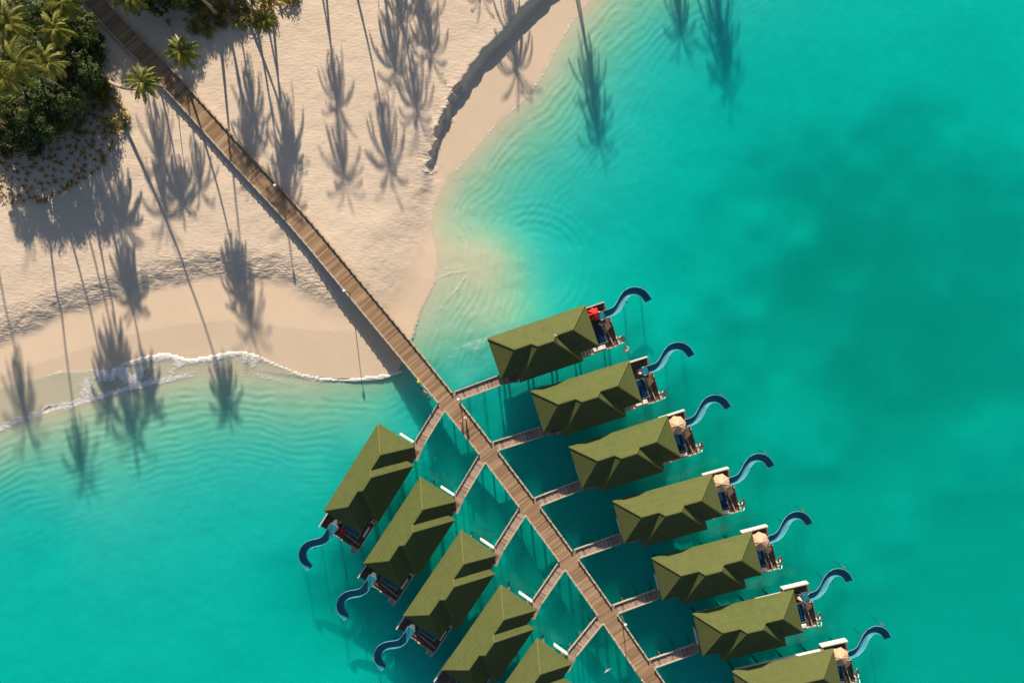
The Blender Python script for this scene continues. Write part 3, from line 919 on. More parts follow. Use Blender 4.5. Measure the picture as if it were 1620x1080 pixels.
def make_parasol(mat):
    root = empty('parasol')
    mb = MB(); n = 8; r_ = 1.5
    vs = [(0, 0, 2.75)]
    for k in range(n):
        a = 2 * math.pi * k / n + .2
        vs.append((r_ * math.cos(a), r_ * math.sin(a), 2.05))
    for k in range(n):
        a = 2 * math.pi * (k + .5) / n + .2
        vs.append((r_ * .90 * math.cos(a), r_ * .90 * math.sin(a), 2.13))
    mid0 = len(vs)
    for k in range(n):
        a = 2 * math.pi * (k + .5) / n + .2
        vs.append((r_ * .45 * math.cos(a), r_ * .45 * math.sin(a), 2.385))
    fs = []
    for k in range(n):
        a, b, c_, d_ = 1 + k, 1 + (k + 1) % n, 1 + n + k, mid0 + k
        fs += [(0, a, d_), (0, d_, b), (a, c_, d_), (d_, c_, b)]
    mb.add(vs, fs); mb.build('canopy', mat, root)
    rb = MB()
    for k in range(n): rb.bar((0, 0, 2.70), (vs[1 + k][0], vs[1 + k][1], 2.02), .03, .03)
    rb.build('ribs', M['steel'], root)
    p = MB(); p.tube([(0, 0, 0), (0, 0, 2.85)], .035, 8); p.build('pole', M['steel'], root)
    b = MB(); b.tube([(0, 0, .0), (0, 0, .08)], .28, 12); b.build('base', M['steel'], root)
    return root

def make_folded(mat, r_=.26, lobes=6):
    root = empty('folded_parasol')
    mb = MB(); n = lobes * 4; vs = []; zs = [(1.15, 1.0), (1.35, .9), (1.9, .65), (2.5, .25), (2.75, .06)]
    for z, s_ in zs:
        for k in range(n):
            a = 2 * math.pi * k / n
            rr = r_ * s_ * (1 + .14 * math.cos(a * lobes))
            vs.append((rr * math.cos(a), rr * math.sin(a), z))
    fs = [(i * n + k, i * n + (k + 1) % n, (i + 1) * n + (k + 1) % n, (i + 1) * n + k) for i in range(len(zs) - 1) for k in range(n)]
    fs.append(tuple((len(zs) - 1) * n + k for k in range(n))); fs.append(tuple(range(n))[::-1])
    mb.add(vs, fs); mb.build('canopy', mat, root)
    p = MB(); p.tube([(0, 0, 0), (0, 0, 2.85)], .035, 8); p.build('pole', M['steel'], root)
    b = MB(); b.tube([(0, 0, 0), (0, 0, .08)], .28, 12); b.build('base', M['steel'], root)
    return root

def make_lounger(mat):
    root = empty('sun_lounger')
    f = MB()
    for x in (-.3, .3): f.bar((x, -.95, .28), (x, .95, .28), .05, .07)
    f.build('frame', M['door'], root)
    for x in (-.3, .3):
        for y in (-.85, .85):
            l = MB(); l.box((x, y, .125), (.06, .06, .25)); l.build('leg', M['door'], root)
    s = MB(); s.box((0, -.3, .37), (.66, 1.3, .10)); s.build('cushion', mat, root)
    b = MB(); b.bar((0, .36, .37), (0, .95, .68), .66, .09); b.build('backrest', mat, root)
    return root

RIGHT = [((771, 534.5), (925, 482)), ((839.5, 618.2), (995.3, 569.7)), ((900.6, 706.2), (1055.1, 656.4)), ((968.3, 792.2), (1127.5, 748)), ((1030.8, 882), (1189.5, 841)), ((1095, 970), (1256, 932)), ((1158, 1061), (1318.6, 1025))]
LEFT = [((597.9, 669.6), (512, 807)), ((665.1, 753.4), (574.8, 890.7)), ((729.5, 838), (637.4, 973.4)), ((792.7, 923.5), (698.3, 1059)), ((850, 1007.8), (754, 1143))]
RN = ['nearest the beach, red parasol on deck', 'second from the beach', 'third from the beach', 'fourth from the beach', 'fifth from the beach', 'sixth from the beach', 'cut by the bottom edge']
ORD = ['first', 'second', 'third', 'fourth', 'fifth', 'sixth', 'seventh']
vR = make_villa(-1); vL = make_villa(1); sR = make_slide(-1); sL = make_slide(1)
def world(o, a, x, y, m_):
    c, s = math.cos(a), math.sin(a)
    return Vector((o.x + x * c - m_ * y * s, o.y + x * s + m_ * y * c))
FR = []
for i, (A, B) in enumerate(RIGHT):
    o, a = villa_frame(A, B); FR.append((o, a, -1))
    v = vR if i == 0 else copy_tree(vR)
    v.location = (o.x, o.y, 0); v.rotation_euler = (0, 0, a)
    tag(v, 'olive roofed villa right of the boardwalk, ' + RN[i], 'villa', 'villas right of the boardwalk')
    s = sR if i == 0 else copy_tree(sR)
    s.location = (o.x, o.y, 0); s.rotation_euler = (0, 0, a)
    tag(s, 'curved blue water slide off the ' + ORD[i] + ' right hand villa counted from the beach', 'water slide', 'water slides of the right villas')
for i, (A, B) in enumerate(LEFT):
    o, a = villa_frame(A, B); FR.append((o, a, 1))
    v = vL if i == 0 else copy_tree(vL)
    v.location = (o.x, o.y, 0); v.rotation_euler = (0, 0, a)
    tag(v, 'olive roofed villa left of the boardwalk, ' + ORD[i] + ' from the beach', 'villa', 'villas left of the boardwalk')
    if i < 3:
        s = sL if i == 0 else copy_tree(sL)
        s.location = (o.x, o.y, 0); s.rotation_euler = (0, 0, a)
        tag(s, 'shaded blue water slide off the ' + ORD[i] + ' left hand villa counted from the beach', 'water slide', 'water slides of the left villas')

# branch walks to the villas
def branch(j, frame, idx, side):
    o, a, m_ = frame
    st = P(*j, DZ).to_2d()
    endp = world(o, a, -.30, 6.75, m_); e2 = world(o, a, 2.55, 7.25, m_)
    d0 = (endp - st).normalized()
    st2 = st - d0 * .25
    root = empty('villa_walkway', (st2.x, st2.y, DZ))
    tag(root, 'short grey plank walkway to the ' + ORD[idx] + ' ' + side + ' hand villa from the beach', 'walkway', 'walkways to the ' + side + ' villas')
    mb = MB()
    Lr = strip(mb, [tuple(st2), tuple(st2.lerp(endp, .5)), tuple(endp), tuple(e2)], [1.62, 1.62, 1.62, 1.6], DZ - .17, DZ - .012)
    child_of(mb.build('deck', M['walk'], None), root)
    ln = Lr[2][2]
    rl = 0 if m_ < 0 else 1
    if m_ < 0: railside, plain = 0, 1
    else: railside, plain = 1, 0
    k = MB(); posts = []
    n = 8
    a0 = point_on(Lr, .3, railside); a1 = point_on(Lr, ln - .1, railside)
    inw = (point_on(Lr, 1, 1 - railside) - point_on(Lr, 1, railside)).normalized()
    k.bar((*(a0 + inw * .08), DZ + .16), (*(a1 + inw * .08), DZ + .16), .12, .08)
    child_of(k.build('kerb_rail', M['kerb'], None), root)
    e = MB(); b0 = point_on(Lr, .3, plain); b1 = point_on(Lr, ln, plain)
    e.bar((*(b0 - inw * .05), DZ + .05), (*(b1 - inw * .05), DZ + .05), .16, .14)
    e.bar((*(a0 + inw * .06), DZ + .04), (*(a1 + inw * .06), DZ + .04), .14, .10)
    child_of(e.build('edge_board', M['kerb'], None), root)
    m2 = max(2, round((a1 - a0).length / 1.25))
    for q in range(m2 + 1):
        p = a0.lerp(a1, q / m2) + inw * .08
        ob = link('post', pmesh2); ob.location = (p.x, p.y, DZ + .10); ob.rotation_euler = (0, 0, math.atan2(inw.y, inw.x))
        child_of(ob, root)
    for q in (.25, .6, .95):
        for sd_ in (0, 1):
            p = point_on(Lr, ln * q, sd_); c_ = point_on(Lr, ln * q, 1 - sd_); p = p + (c_ - p).normalized() * .2
            mb = MB(); mb.tube([(p.x, p.y, -3.4), (p.x, p.y, DZ - .18)], .07, 8)
            child_of(mb.build('pile', M['pile'], None), root)
pm = MB(); pm.box((0, 0, 0), (.17, .17, .30)); pmesh2 = pm.mesh('post'); pmesh2.materials.append(M['kerb'])
for i in range(6): branch(JR[i], FR[i], i, 'right')
for i in range(5): branch(JL[i], FR[7 + i], i, 'left')

# things on the decks
def put(root, fi, x, y, z=DZ, rot=0.0):
    o, a, m_ = FR[fi]
    p = world(o, a, x, y, m_)
    root.location = (p.x, p.y, z); root.rotation_euler = (0, 0, a + rot)
    return root
par = make_parasol(M['beige']); first = True
for i, t in ((2, 'third'), (3, 'fourth'), (4, 'fifth'), (6, 'seventh')):
    q = par if first else copy_tree(par); first = False
    put(q, i, 16.75, 2.15, DZ, .3 * i)
    tag(q, 'open beige octagonal parasol on the deck of the ' + t + ' right villa', 'parasol', 'open beige parasols')
fr2 = make_folded(M['red'], .95, 8)
fr2.name = 'parasol'
tag(put(fr2, 0, 16.7, 1.75), 'bright red half folded parasol on the deck of the first right villa', 'parasol')
ff1 = make_folded(M['beige'], .24); tag(put(ff1, 1, 16.9, 2.6), 'folded beige parasol on the deck of the second right villa', 'parasol', 'folded beige parasols')
ff2 = copy_tree(ff1); tag(put(ff2, 5, 16.8, 2.4), 'folded beige parasol on the deck of the sixth right villa', 'parasol', 'folded beige parasols')
ff3 = copy_tree(ff1); tag(put(ff3, 7, 16.2, 3.0), 'folded beige parasol on the shaded deck of the first left villa', 'parasol', 'folded beige parasols')
# benches by the terrace
for i in range(7):
    if i == 0:
        bn = empty('day_bed'); s = MB(); s.box((0, 0, .18), (2.0, .62, .34)); s.build('frame', M['white'], bn); s = MB(); s.box((0, 0, .42), (1.85, .52, .14)); s.build('cushion', M['white2'], bn); q = bn
    else: q = copy_tree(bn)
    put(q, i, 15.9 if i < 2 else 16.6, 7.1, DZ)
    if i >= 2: q.scale = (.62, .8, 1)
    tag(q, 'white cushioned day bed at the pool end of the ' + ORD[i] + ' right villa deck', 'day bed', 'white day beds by the pools')
for i in range(3):
    q = copy_tree(bn); q.scale = (.9, .55, 1); put(q, 7 + i, 15.9, 7.1)
    tag(q, 'white cushioned day bed on the shaded ' + ORD[i] + ' left villa deck', 'day bed', 'white day beds in the shade')
lg = make_lounger(M['dark']); put(lg, 0, 16.7, 3.1, DZ, -.3); tag(lg, 'black sun lounger below the red parasol on the first right deck', 'sun lounger')
l1 = make_lounger(M['red']); put(l1, 7, 17.7, 3.35, DZ, .1)
l1.children[-1].data = l1.children[-1].data.copy()
tag(l1, 'red sun lounger with white end on the first left villa deck', 'sun lounger')
towel = MB(); towel.box((0, -.55, .44), (.62, .75, .03)); tw = towel.build('towel', M['white2']); put(tw, 7, 17.7, 3.35, DZ, .1); tag(tw, 'white towel laid over the foot of the red sun lounger', 'towel')
tl = None
for i, x, y, t in ((8, 16.6, 3.0, 'second'), (9, 16.6, 3.0, 'third'), (10, 16.7, 2.6, 'fourth')):
    q = make_lounger(M['teal']) if tl is None else copy_tree(tl); tl = tl or q
    put(q, i, x, y, DZ, .1); tag(q, 'dark teal sun lounger in shade on the ' + t + ' left villa deck', 'sun lounger', 'teal sun loungers on left decks')
# floating ring
bpy_m = bmesh.new(); mb = MB(); vs = []; fs = []
for i in range(24):
    for k in range(10):
        a = 2 * math.pi * i / 24; b_ = 2 * math.pi * k / 10
        vs.append(((.36 + .14 * math.cos(b_)) * math.cos(a), (.36 + .14 * math.cos(b_)) * math.sin(a), .14 * math.sin(b_)))
        fs.append((i * 10 + k, ((i + 1) % 24) * 10 + k, ((i + 1) % 24) * 10 + (k + 1) % 10, i * 10 + (k + 1) % 10))
bpy_m.free()
mb.add(vs, fs); rg = mb.build('swim_ring', M['ring'], None, True); rg.location = P(990.5, 551.5, .06); tag(rg, 'coral pink swim ring floating off the first right villa deck', 'swim ring')

# lamps
def make_lamp():
    root = empty('lamp_post')
    p = MB(); p.tube([(0, 0, 0), (0, 0, 3.9)], [.07, .05], 8); p.build('pole', M['door'], root)
    c_ = MB(); c_.tube([(0, 0, 3.88), (0, 0, 3.95)], .13, 12); c_.build('collar', M['steel'], root)
    me = bpy.data.meshes.new('globe'); bm = bmesh.new(); bmesh.ops.create_uvsphere(bm, u_segments=16, v_segments=10, radius=.24)
    for v in bm.verts: v.co.z = v.co.z * .9 + 4.14
    bm.to_mesh(me); bm.free(); me.materials.append(M['globe']); me.polygons.foreach_set('use_smooth', [True] * len(me.polygons)); link('globe', me, root)
    return root
lp = make_lamp()
for i, (x, y, t) in enumerate(((447, 302, 'on the right edge halfway up the beach'), (553, 463, 'on the left edge above the lower beach'), (728, 629, 'at the first junction'), (983.5, 973, 'near the bottom edge of the photo'), (277, 152, 'by the leaning palm'))):
    q = lp if i == 0 else copy_tree(lp)
    q.location = P(x, y, DZ); tag(q, 'slim white globed lamp post ' + t, 'lamp post', 'lamp posts along the boardwalk')

# ------------------------------------------------------------------ palms
def frond(mb, az, elev, L, droop, rng, width=.62, sep=30, lw=.045):
    """one feather leaf: midrib plus leaflets on both sides"""
    hd = Vector((math.cos(az), math.sin(az), 0)); sd = Vector((-hd.y, hd.x, 0))
    side = rng.uniform(-.35, .35)
    pts = []
    p = Vector((0, 0, 0)); e = elev; yaw = 0
    n = 14
    for i in range(n + 1):
        pts.append(p.copy())
        dirv = (hd * math.cos(yaw) + sd * math.sin(yaw)) * math.cos(e) + Vector((0, 0, 1)) * math.sin(e)
        p = p + dirv * (L / n); e -= droop / n * (.6 + .8 * i / n); yaw += side / n
    mb.tube(pts, [.035 * (1 - .8 * i / n) + .004 for i in range(n + 1)], 4, False)
    tw = rng.uniform(-.35, .35)
    for k in range(sep):
        t = .10 + .90 * k / sep
        i = min(n - 1, int(t * n)); f = t * n - i
        q = pts[i].lerp(pts[i + 1], f); d = (pts[i + 1] - pts[i]).normalized()
        s_ = d.cross(Vector((0, 0, 1))).normalized(); u_ = s_.cross(d)
        ll = width * (math.sin(math.pi * min(1, t * .92 + .08)) ** .55) * rng.uniform(.8, 1.1)
        for g in (-1, 1):
            ang = R(52 - 22 * t) + rng.uniform(-.12, .12)
            dr = -.28 - .45 * t + rng.uniform(-.25, .12) + g * tw
            out_ = (d * math.cos(ang) + s_ * g * math.sin(ang)); out_ = (out_ + u_ * dr * .8).normalized()
            w_ = out_.cross(Vector((0, 0, 1)))
            w_ = w_.normalized() * lw * rng.uniform(.7, 1.2)
            mid = q + out_ * ll * .55; tip = q + out_ * ll + Vector((0, 0, -.22 * ll))
            mb.add([q - w_ * .5, q + w_ * .5, mid + w_, mid - w_, tip], [(0, 1, 2, 3), (3, 2, 4)])

def crown_meshes(seed, nf, L, mat, deadmat, fall=120, lw=.042):
    rng = random.Random(seed)
    g = MB()
    for i in range(nf):
        t = i / nf
        az = i * 2.39996 + 0 + rng.uniform(-.25, .25)
        el = R(74 - fall * t) + rng.uniform(-.12, .12)
        frond(g, az, el, L * rng.uniform(.85, 1.08) * (.8 + .3 * math.sin(math.pi * (t * .8 + .15))), rng.uniform(1.1, 1.9), rng, .72, 34, lw)
    me = g.mesh('crown'); me.materials.append(mat)
    d = MB()
    for i in range(3):
        frond(d, rng.uniform(0, 6.28), R(-45) + rng.uniform(-.2, .1), L * .8, .7, rng, .45, 20)
    me2 = d.mesh('dead_fronds'); me2.materials.append(deadmat)
    c = MB()
    for i in range(7):
        a = rng.uniform(0, 6.28); r_ = rng.uniform(.16, .28); z = rng.uniform(-.4, -.15)
        c.tube([(r_ * math.cos(a), r_ * math.sin(a), z - .13), (r_ * math.cos(a), r_ * math.sin(a), z - .07), (r_ * math.cos(a), r_ * math.sin(a), z + .07), (r_ * math.cos(a), r_ * math.sin(a), z + .13)], [.03, .11, .11, .03], 7)
    me3 = c.mesh('coconuts', True); me3.materials.append(M['shrub'])
    return me, me2, me3
CRG = [crown_meshes(3 + i, 30 + i, 3.1, M['palm'], M['dead']) for i in range(3)]
CRY = [crown_meshes(13 + i, 30, 3.1, M['palmgold'], M['dead']) for i in range(2)]

CRS = [crown_meshes(43 + i, 27, 3.6, M['palm'], M['dead'], 155, .026) for i in range(3)]
def palm(base, top, bend, variant, scale, label, group, rz):
    """base (x, y) on the ground, top (x, y, z) of the trunk"""
    gz = ground_z(*base)
    root = empty('palm_tree', (base[0], base[1], gz))
    tag(root, label, 'palm tree', group)
    b = Vector((0, 0, -.2)); t = Vector((top[0] - base[0], top[1] - base[1], top[2] - gz))
    c1 = b + Vector((bend[0], bend[1], t.z * .18)); c2 = t - Vector((bend[2] if len(bend) > 2 else 0, bend[3] if len(bend) > 3 else 0, t.z * .45))
    n = 22; pts = []; rad = []
    for i in range(n + 1):
        s = i / n; u = 1 - s
        pts.append(b * u ** 3 + c1 * 3 * u * u * s + c2 * 3 * u * s * s + t * s ** 3)
        rad.append((.26 * (1 - s) ** 3 + .155 - .05 * s) * (1.0 + .06 * (i % 2)))
    mb = MB(); mb.tube(pts, rad, 9); mb.build('trunk', M['bark'], root, True)
    for nm, me in zip(('crown', 'dead_fronds', 'coconuts'), variant):
        o = link(nm, me, root); o.location = t; o.rotation_euler = (0, 0, rz); o.scale = (scale,) * 3
    return root

def ctr(px, py, z): # crown seen at a pixel, z up
    p = P(px, py, z); return (p.x, p.y, z)
def from_shadow(sx, sy, z, zg=1.1):
    """trunk top whose crown throws its shadow on that spot of the beach"""
    x, y = W2(sx, sy)
    return (x - AX * KS * (z - zg), y + KS * (z - zg), z)

# palms standing in the picture
palm(W2(168, 122), ctr(226, 130, 17.6), (3.2, -3.6, 2.5, -.6), CRG[0], .92, 'coconut palm with a snaking pale trunk leaning over the left edge of the boardwalk', 'palms in the picture', .4)
palm((P(272, 40, 0).x, P(272, 40, 0).y), ctr(288, 82, 13.5), (.3, -.6), CRG[1], .92, 'coconut palm with yellow green crown right beside the top of the boardwalk', 'palms in the picture', 1.5)
palm((P(378, -14, 0).x, P(378, -14, 0).y), ctr(418, 32, 8.8), (.4, -.4), CRG[2], .72, 'small coconut palm with a slanting pale trunk at the top edge among shrubs', 'palms in the picture', 2.2)
t = ctr(76, 98, 18.4); palm(W2(112, 140), t, (.6, .8), CRY[0], 1.0, 'golden coconut palm standing above the dark thicket, nearest the seedlings', 'palms in the picture', .9)
t = ctr(4, 122, 18); palm(W2(52, 160), t, (.6, .8), CRY[1], .92, 'golden coconut palm cut by the left edge of the photo', 'palms in the picture', 2.0)
t = ctr(14, 38, 19); palm(W2(60, 92), t, (.5, .2), CRG[0], 1.12, 'big green coconut palm in the top left corner', 'palms in the picture', 3.1)
t = ctr(86, 46, 15); palm(W2(112, 84), t, (.5, .2), CRG[1], .98, 'dark green coconut palm in the thicket above the golden one', 'palms in the picture', 4.1)
t = ctr(205, -4, 12); palm(W2(222, 6), t, (.5, .2), CRY[0], .95, 'golden palm crown at the top edge over the right side of the boardwalk', 'palms in the picture', 5.1)
t = ctr(100, 2, 13); palm(W2(112, 24), t, (.5, .2), CRG[2], 1.05, 'green coconut palm at the top edge left of the boardwalk', 'palms in the picture', 5.8)
# palms beyond the frame whose shadows lie across the beach and the water
OFFP = [(262, 262, 14.5), (268, 340, 17.5), (323, 305, 15), (407, 205, 12.5), (540, 178, 13.5), (548, 285, 16.5), (629, 128, 11.5), (662, 188, 13), (617, 262, 15.5),
        (672, 48, 10), (684, 104, 11.5), (760, 4, 8.5), (815, 84, 9.5), (938, 148, 13), (946, 205, 15), (1078, 40, 12), (1140, 46, 12), (1150, 98, 14),
        (36, 630, 22), (122, 700, 22), (203, 640, 20), (396, 492, 19.5), (60, 360, 18), (170, 330, 17), (640, 60, 10), (462, 250, 13), (402, 276, 14), (404, 262, 12.5), (455, 338, 15.5), (462, 322, 14)]
rp = random.Random(5)
for i, (sx, sy, z) in enumerate(OFFP):
    t = from_shadow(sx, sy, z, 1.1 if sx < 880 else -.8)
    pr = P(0, 0, z)
    ppy = 540 - t[1] / ((H - z) / H) * 10; ppx = t[0] / ((H - z) / H) * 10 + 810
    if ppy > -25 and ppx > -25:   # would show: raise or skip
        if ppx < 160 and ppy < 190: pass
        else: continue
    lean = (rp.uniform(-3.2, .6), rp.uniform(-1.5, 2.5))
    palm((t[0] + lean[0], t[1] + lean[1]), t, (rp.uniform(-.8, .8), rp.uniform(-.8, .8)), CRS[i % 3], rp.uniform(.9, 1.15), 'tall coconut palm of the grove beyond the edges of the photo', 'palms of the grove beyond the frame', rp.uniform(0, 6))

# ------------------------------------------------------------------ broadleaf thicket
def crown_blob(seed, rx, rz_, nclump, nleaf, mat, lsize=.26):
    rng = random.Random(seed); mb = MB()
    for c_ in range(nclump):
        a = rng.uniform(0, 6.283); ph = math.acos(rng.uniform(-.25, 1)); rr = rng.uniform(.62, 1.0)
        C = Vector((rx * rr * math.sin(ph) * math.cos(a), rx * rr * math.sin(ph) * math.sin(a), rz_ * rr * math.cos(ph)))
        cr = rng.uniform(.35, .75)
        nn = C.normalized()
        for l in range(nleaf):
            d = Vector((rng.gauss(0, 1), rng.gauss(0, 1), rng.gauss(0, .7))).normalized()
            p = C + d * cr * rng.uniform(.5, 1)
            nrm = (d + nn * .6 + Vector((0, 0, .9)) + Vector((rng.uniform(-.7, .7), rng.uniform(-.7, .7), rng.uniform(-.4, .4)))).normalized()
            u_ = nrm.cross(Vector((rng.uniform(-1, 1), rng.uniform(-1, 1), .1))).normalized(); v_ = nrm.cross(u_)
            s_ = lsize * rng.uniform(.6, 1.3)
            mb.add([p - u_ * s_ * .5, p + v_ * s_ * .3, p + u_ * s_ * .5 - nrm * s_ * .12, p - v_ * s_ * .3], [(0, 1, 2, 3)])
    me = mb.mesh('crown'); me.materials.append(mat); return me
BL = [crown_blob(31 + i, 2.4, 1.7, 70, 46, M['leaf'] if i < 2 else M['leaf2']) for i in range(4)]
def trunk_mesh(seed, h):
    rng = random.Random(seed); mb = MB()
    mb.tube([(0, 0, -.2), (.1, .05, h * .4), (0, .1, h * .75)], [.24, .18, .12], 8)
    for k in range(6):
        a = k * 1.05 + rng.uniform(-.2, .2)
        mb.tube([(.05, .05, h * .45), (.8 * math.cos(a), .8 * math.sin(a), h * .7), (1.7 * math.cos(a), 1.7 * math.sin(a), h * .95)], [.11, .07, .03], 6)
    me = mb.mesh('trunk', True); me.materials.append(M['bark2']); return me
TRK = [trunk_mesh(i, 4.6) for i in range(2)]
TREES = [(28, 206, 7.5, 1.05, 0), (66, 190, 8, 1.1, 1), (98, 158, 9, 1.05, 0), (128, 118, 7, .95, 1), (138, 80, 5, 1.0, 0), (110, 96, 7, 1.1, 1), (118, 34, 7, 1.1, 3), (126, 58, 6.5, .75, 3), (60, 148, 9, 1.15, 0), (22, 168, 9, 1.1, 2), (-14, 190, 8, 1.1, 1),
         (36, 100, 8, 1.1, 1), (58, 66, 9, 1.2, 0), (20, 70, 9, 1.1, 2), (84, 14, 8.5, 1.1, 1), (46, 20, 9, 1.1, 0), (0, 10, 9, 1.2, 3), (96, 122, 6, .9, 2), (44, 226, 3.6, .8, 1), (4, 222, 4, .9, 0), (86, 186, 3.8, .8, 1), (140, 108, 3, .55, 2), (146, 62, 3, .6, 1),
         (218, -6, 6, .9, 2), (248, 2, 5, .75, 1), (276, -12, 6, .9, 3), (240, -26, 8, 1.0, 0), (300, -6, 3.5, .6, 2)]
TW = ['dark tree on the lower left thicket edge, above the seedling rows', 'big dark tree on the lower thicket edge, midway along it', 'dark tree at the lower right bulge of the thicket', 'dark tree on the thicket edge opposite the leaning palm', 'dark tree on the thicket edge facing the boardwalk gap', 'deep green tree just right of the golden palm', 'sunlit light green tree near the top of the boardwalk side', 'small sunlit light green tree on the thicket side of the boardwalk', 'dark tree directly below the golden palm', 'lighter leaved tree in the lower left of the thicket', 'dark tree cut by the left edge of the photo, lower thicket', 'dark tree between the two golden palms', 'tall dark tree above the golden palm', 'lighter leaved tree below the top left palm', 'dark tree under the green palm at the top edge', 'dark tree between the top left palms', 'yellow green tree in the very top left corner', 'lighter leaved tree between golden palm and lower right bulge', 'low dark tree at the lowest point of the thicket', 'low dark tree at the left edge just above the seedlings', 'low dark tree at the right end of the lower thicket edge', 'tiny light green tree jutting from the thicket toward the leaning palm', 'tiny dark tree jutting from the thicket toward the boardwalk',
'light green tree at the top edge, nearest the boardwalk right side', 'small light green tree at the top edge, second from the boardwalk', 'yellow green tree at the top edge, third from the boardwalk', 'dark tree reaching in from the top edge behind the light green ones', 'smallest light green tree at the top edge, farthest from the boardwalk',
'dark tree below the golden palm cut by the left edge', 'dark tree between that cut golden palm and the whole one', 'dark tree cut by the left edge, behind the golden palm there', 'dark tree right under the crown of the whole golden palm']
TL = ['rounded dark green broadleaf tree', 'dense deep green broadleaf tree', 'light leaved broadleaf tree', 'yellow green broadleaf tree catching the sun']
def tree_at(px, py, z, s, k, label, group, rz):
    p = P(px, py, z)
    gz = ground_z(p.x, p.y)
    root = empty('broadleaf_tree', (p.x, p.y, gz), rz); tag(root, label, 'tree', group)
    sc_ = (z - gz) / 5.2
    o = link('crown', BL[k], root); o.location = (0, 0, z - gz - 1.3 * s); o.scale = (s * 1.05, s * 1.05, s)
    o = link('trunk', TRK[k % 2], root); o.scale = (s, s, max(.3, (z - gz - 1.1 * s) / 4.6))
    return root
TREES += [(8, 140, 7, 1.1, 0), (40, 132, 7, 1.0, 1), (0, 104, 8, 1.1, 0), (70, 116, 7, 1.0, 1)]
for i, (x, y, z, s, k) in enumerate(TREES):
    tree_at(x, y, z, s, k, TW[i], 'broadleaf trees of the thicket' if x < 170 else 'broadleaf trees right of the boardwalk top', i * 1.3)
rp = random.Random(9)
k = 0
for gx, gy, z, s in [(60, -95, 9, 1.5), (105, -70, 9, 1.4), (150, -60, 8, 1.3), (130, -120, 10, 1.5), (185, -105, 9, 1.4), (222, -110, 9.5, 1.4), (262, -95, 9, 1.3), (300, -105, 9, 1.3), (335, -120, 9, 1.2), (200, -165, 10, 1.5), (270, -165, 10, 1.5), (330, -170, 10, 1.4), (380, -150, 8, 1.2), (60, -40, 8, 1.3), (-50, 90, 8, 1.3), (-60, 170, 8, 1.4), (-45, 30, 8, 1.4), (420, -160, 8, 1.2), (460, -150, 7, 1.1), (192, -96, 10, 1.7), (226, -86, 10, 1.5), (160, -84, 9, 1.5)] + [(115 + 36 * q + (18 if rw % 2 else 0), yy, 8.6 + rw * .6, 1.55) for rw, yy in enumerate((-92, -135, -180)) for q in range(7)]:
    f = H / (H - z)
    tree_at(810 + (gx - 810) * f, 540 + (gy - 540) * f, z, s, k % 4, 'tall broadleaf tree of the wood beyond the frame', 'trees beyond the frame', k * 1.1); k += 1

# ------------------------------------------------------------------ shrubs and seedlings
def tuft(seed, n, L, mat, up=.55, wd=.075):
    rng = random.Random(seed); mb = MB()
    mb.tube([(0, 0, -.1), (.02, .01, .45)], [.05, .035], 6)
    for i in range(n):
        az = i * 6.283 / n + rng.uniform(-.4, .4); e = rng.uniform(up - .35, up + .4); l = L * rng.uniform(.7, 1.15)
        d = Vector((math.cos(az), math.sin(az), 0)); s_ = Vector((-d.y, d.x, 0))
        p = Vector((0, 0, .4)); pts = []
        for k in range(6):
            pts.append(p.copy()); p = p + (d * math.cos(e) + Vector((0, 0, math.sin(e)))) * l / 5; e -= .38
        for k in range(5):
            w0 = wd * (1 - abs(k / 5 - .35)) * 1.3; w1 = wd * (1 - abs((k + 1) / 5 - .35)) * 1.3 if k < 4 else .01
            mb.add([pts[k] - s_ * w0, pts[k] + s_ * w0, pts[k + 1] + s_ * w1, pts[k + 1] - s_ * w1], [(0, 1, 2, 3)])
    me = mb.mesh('seedling'); me.materials.append(mat); return me
SPR = [tuft(i, 4 + i % 3, .85, M['sprout'], .5, .10) for i in range(5)] + [tuft(10 + i, 9, 1.15, M['sproutg'], .6, .10) for i in range(3)]
SHR = [crown_blob(61 + i, .55, .45, 12, 22, M['shrub'], .22) for i in range(3)]
field = [W2(*q) for q in [(158, 138), (150, 160), (118, 196), (70, 232), (24, 252), (-10, 262), (-10, 324), (14, 318), (40, 326), (84, 320), (112, 302), (143, 288), (173, 262), (196, 226), (212, 200), (204, 160), (186, 142)]]
pts = []
rp = random.Random(21)
tries = 0
while len(pts) < 165 and tries < 9000:
    tries += 1
    px, py = rp.uniform(-8, 214), rp.uniform(134, 328)
    q = W2(px, py)
    if not inside(np.array([q[0]]), np.array([q[1]]), field)[0]: continue
    if any((px - a) ** 2 + (py - b) ** 2 < 90 for a, b in pts): continue
    pts.append((px, py))
for (px, py) in [(209, 194), (203, 205), (194, 212), (173, 257), (143, 276), (134, 286), (122, 293), (112, 302), (103, 307), (93, 314), (84, 318), (73, 322), (40, 322), (29, 324), (14, 316)]:
    pts.append((px, py))
nseed = 0
for i, (px, py) in enumerate(pts):
    x, y = W2(px, py)
    gold = px > 105 and py < 215 and rp.random() < .7
    sh = gold and rp.random() < .45
    z = ground_z(x, y)
    if sh:
        o = link('shrub', SHR[i % 3]); o.location = (x, y, z + .45); o.scale = (rp.uniform(.7, 1.2),) * 3
        tag(o, 'small golden shrub among the seedlings by the thicket', 'shrub', 'golden shrubs among the seedlings')
    else:
        o = link('seedling', SPR[5 + i % 3] if gold else SPR[i % 5]); o.location = (x, y, z); s = rp.uniform(.55, 1.15); o.scale = (s, s, s * rp.uniform(.7, 1.2))
        if gold: tag(o, 'golden leaved seedling planted on the sunlit sand by the thicket', 'seedling', 'golden seedlings')
        else: tag(o, 'small brown seedling planted in rows below the thicket', 'seedling', 'brown seedlings')
    o.rotation_euler = (rp.uniform(-.35, .35), rp.uniform(-.35, .35), rp.uniform(0, 6.3))
n = 0
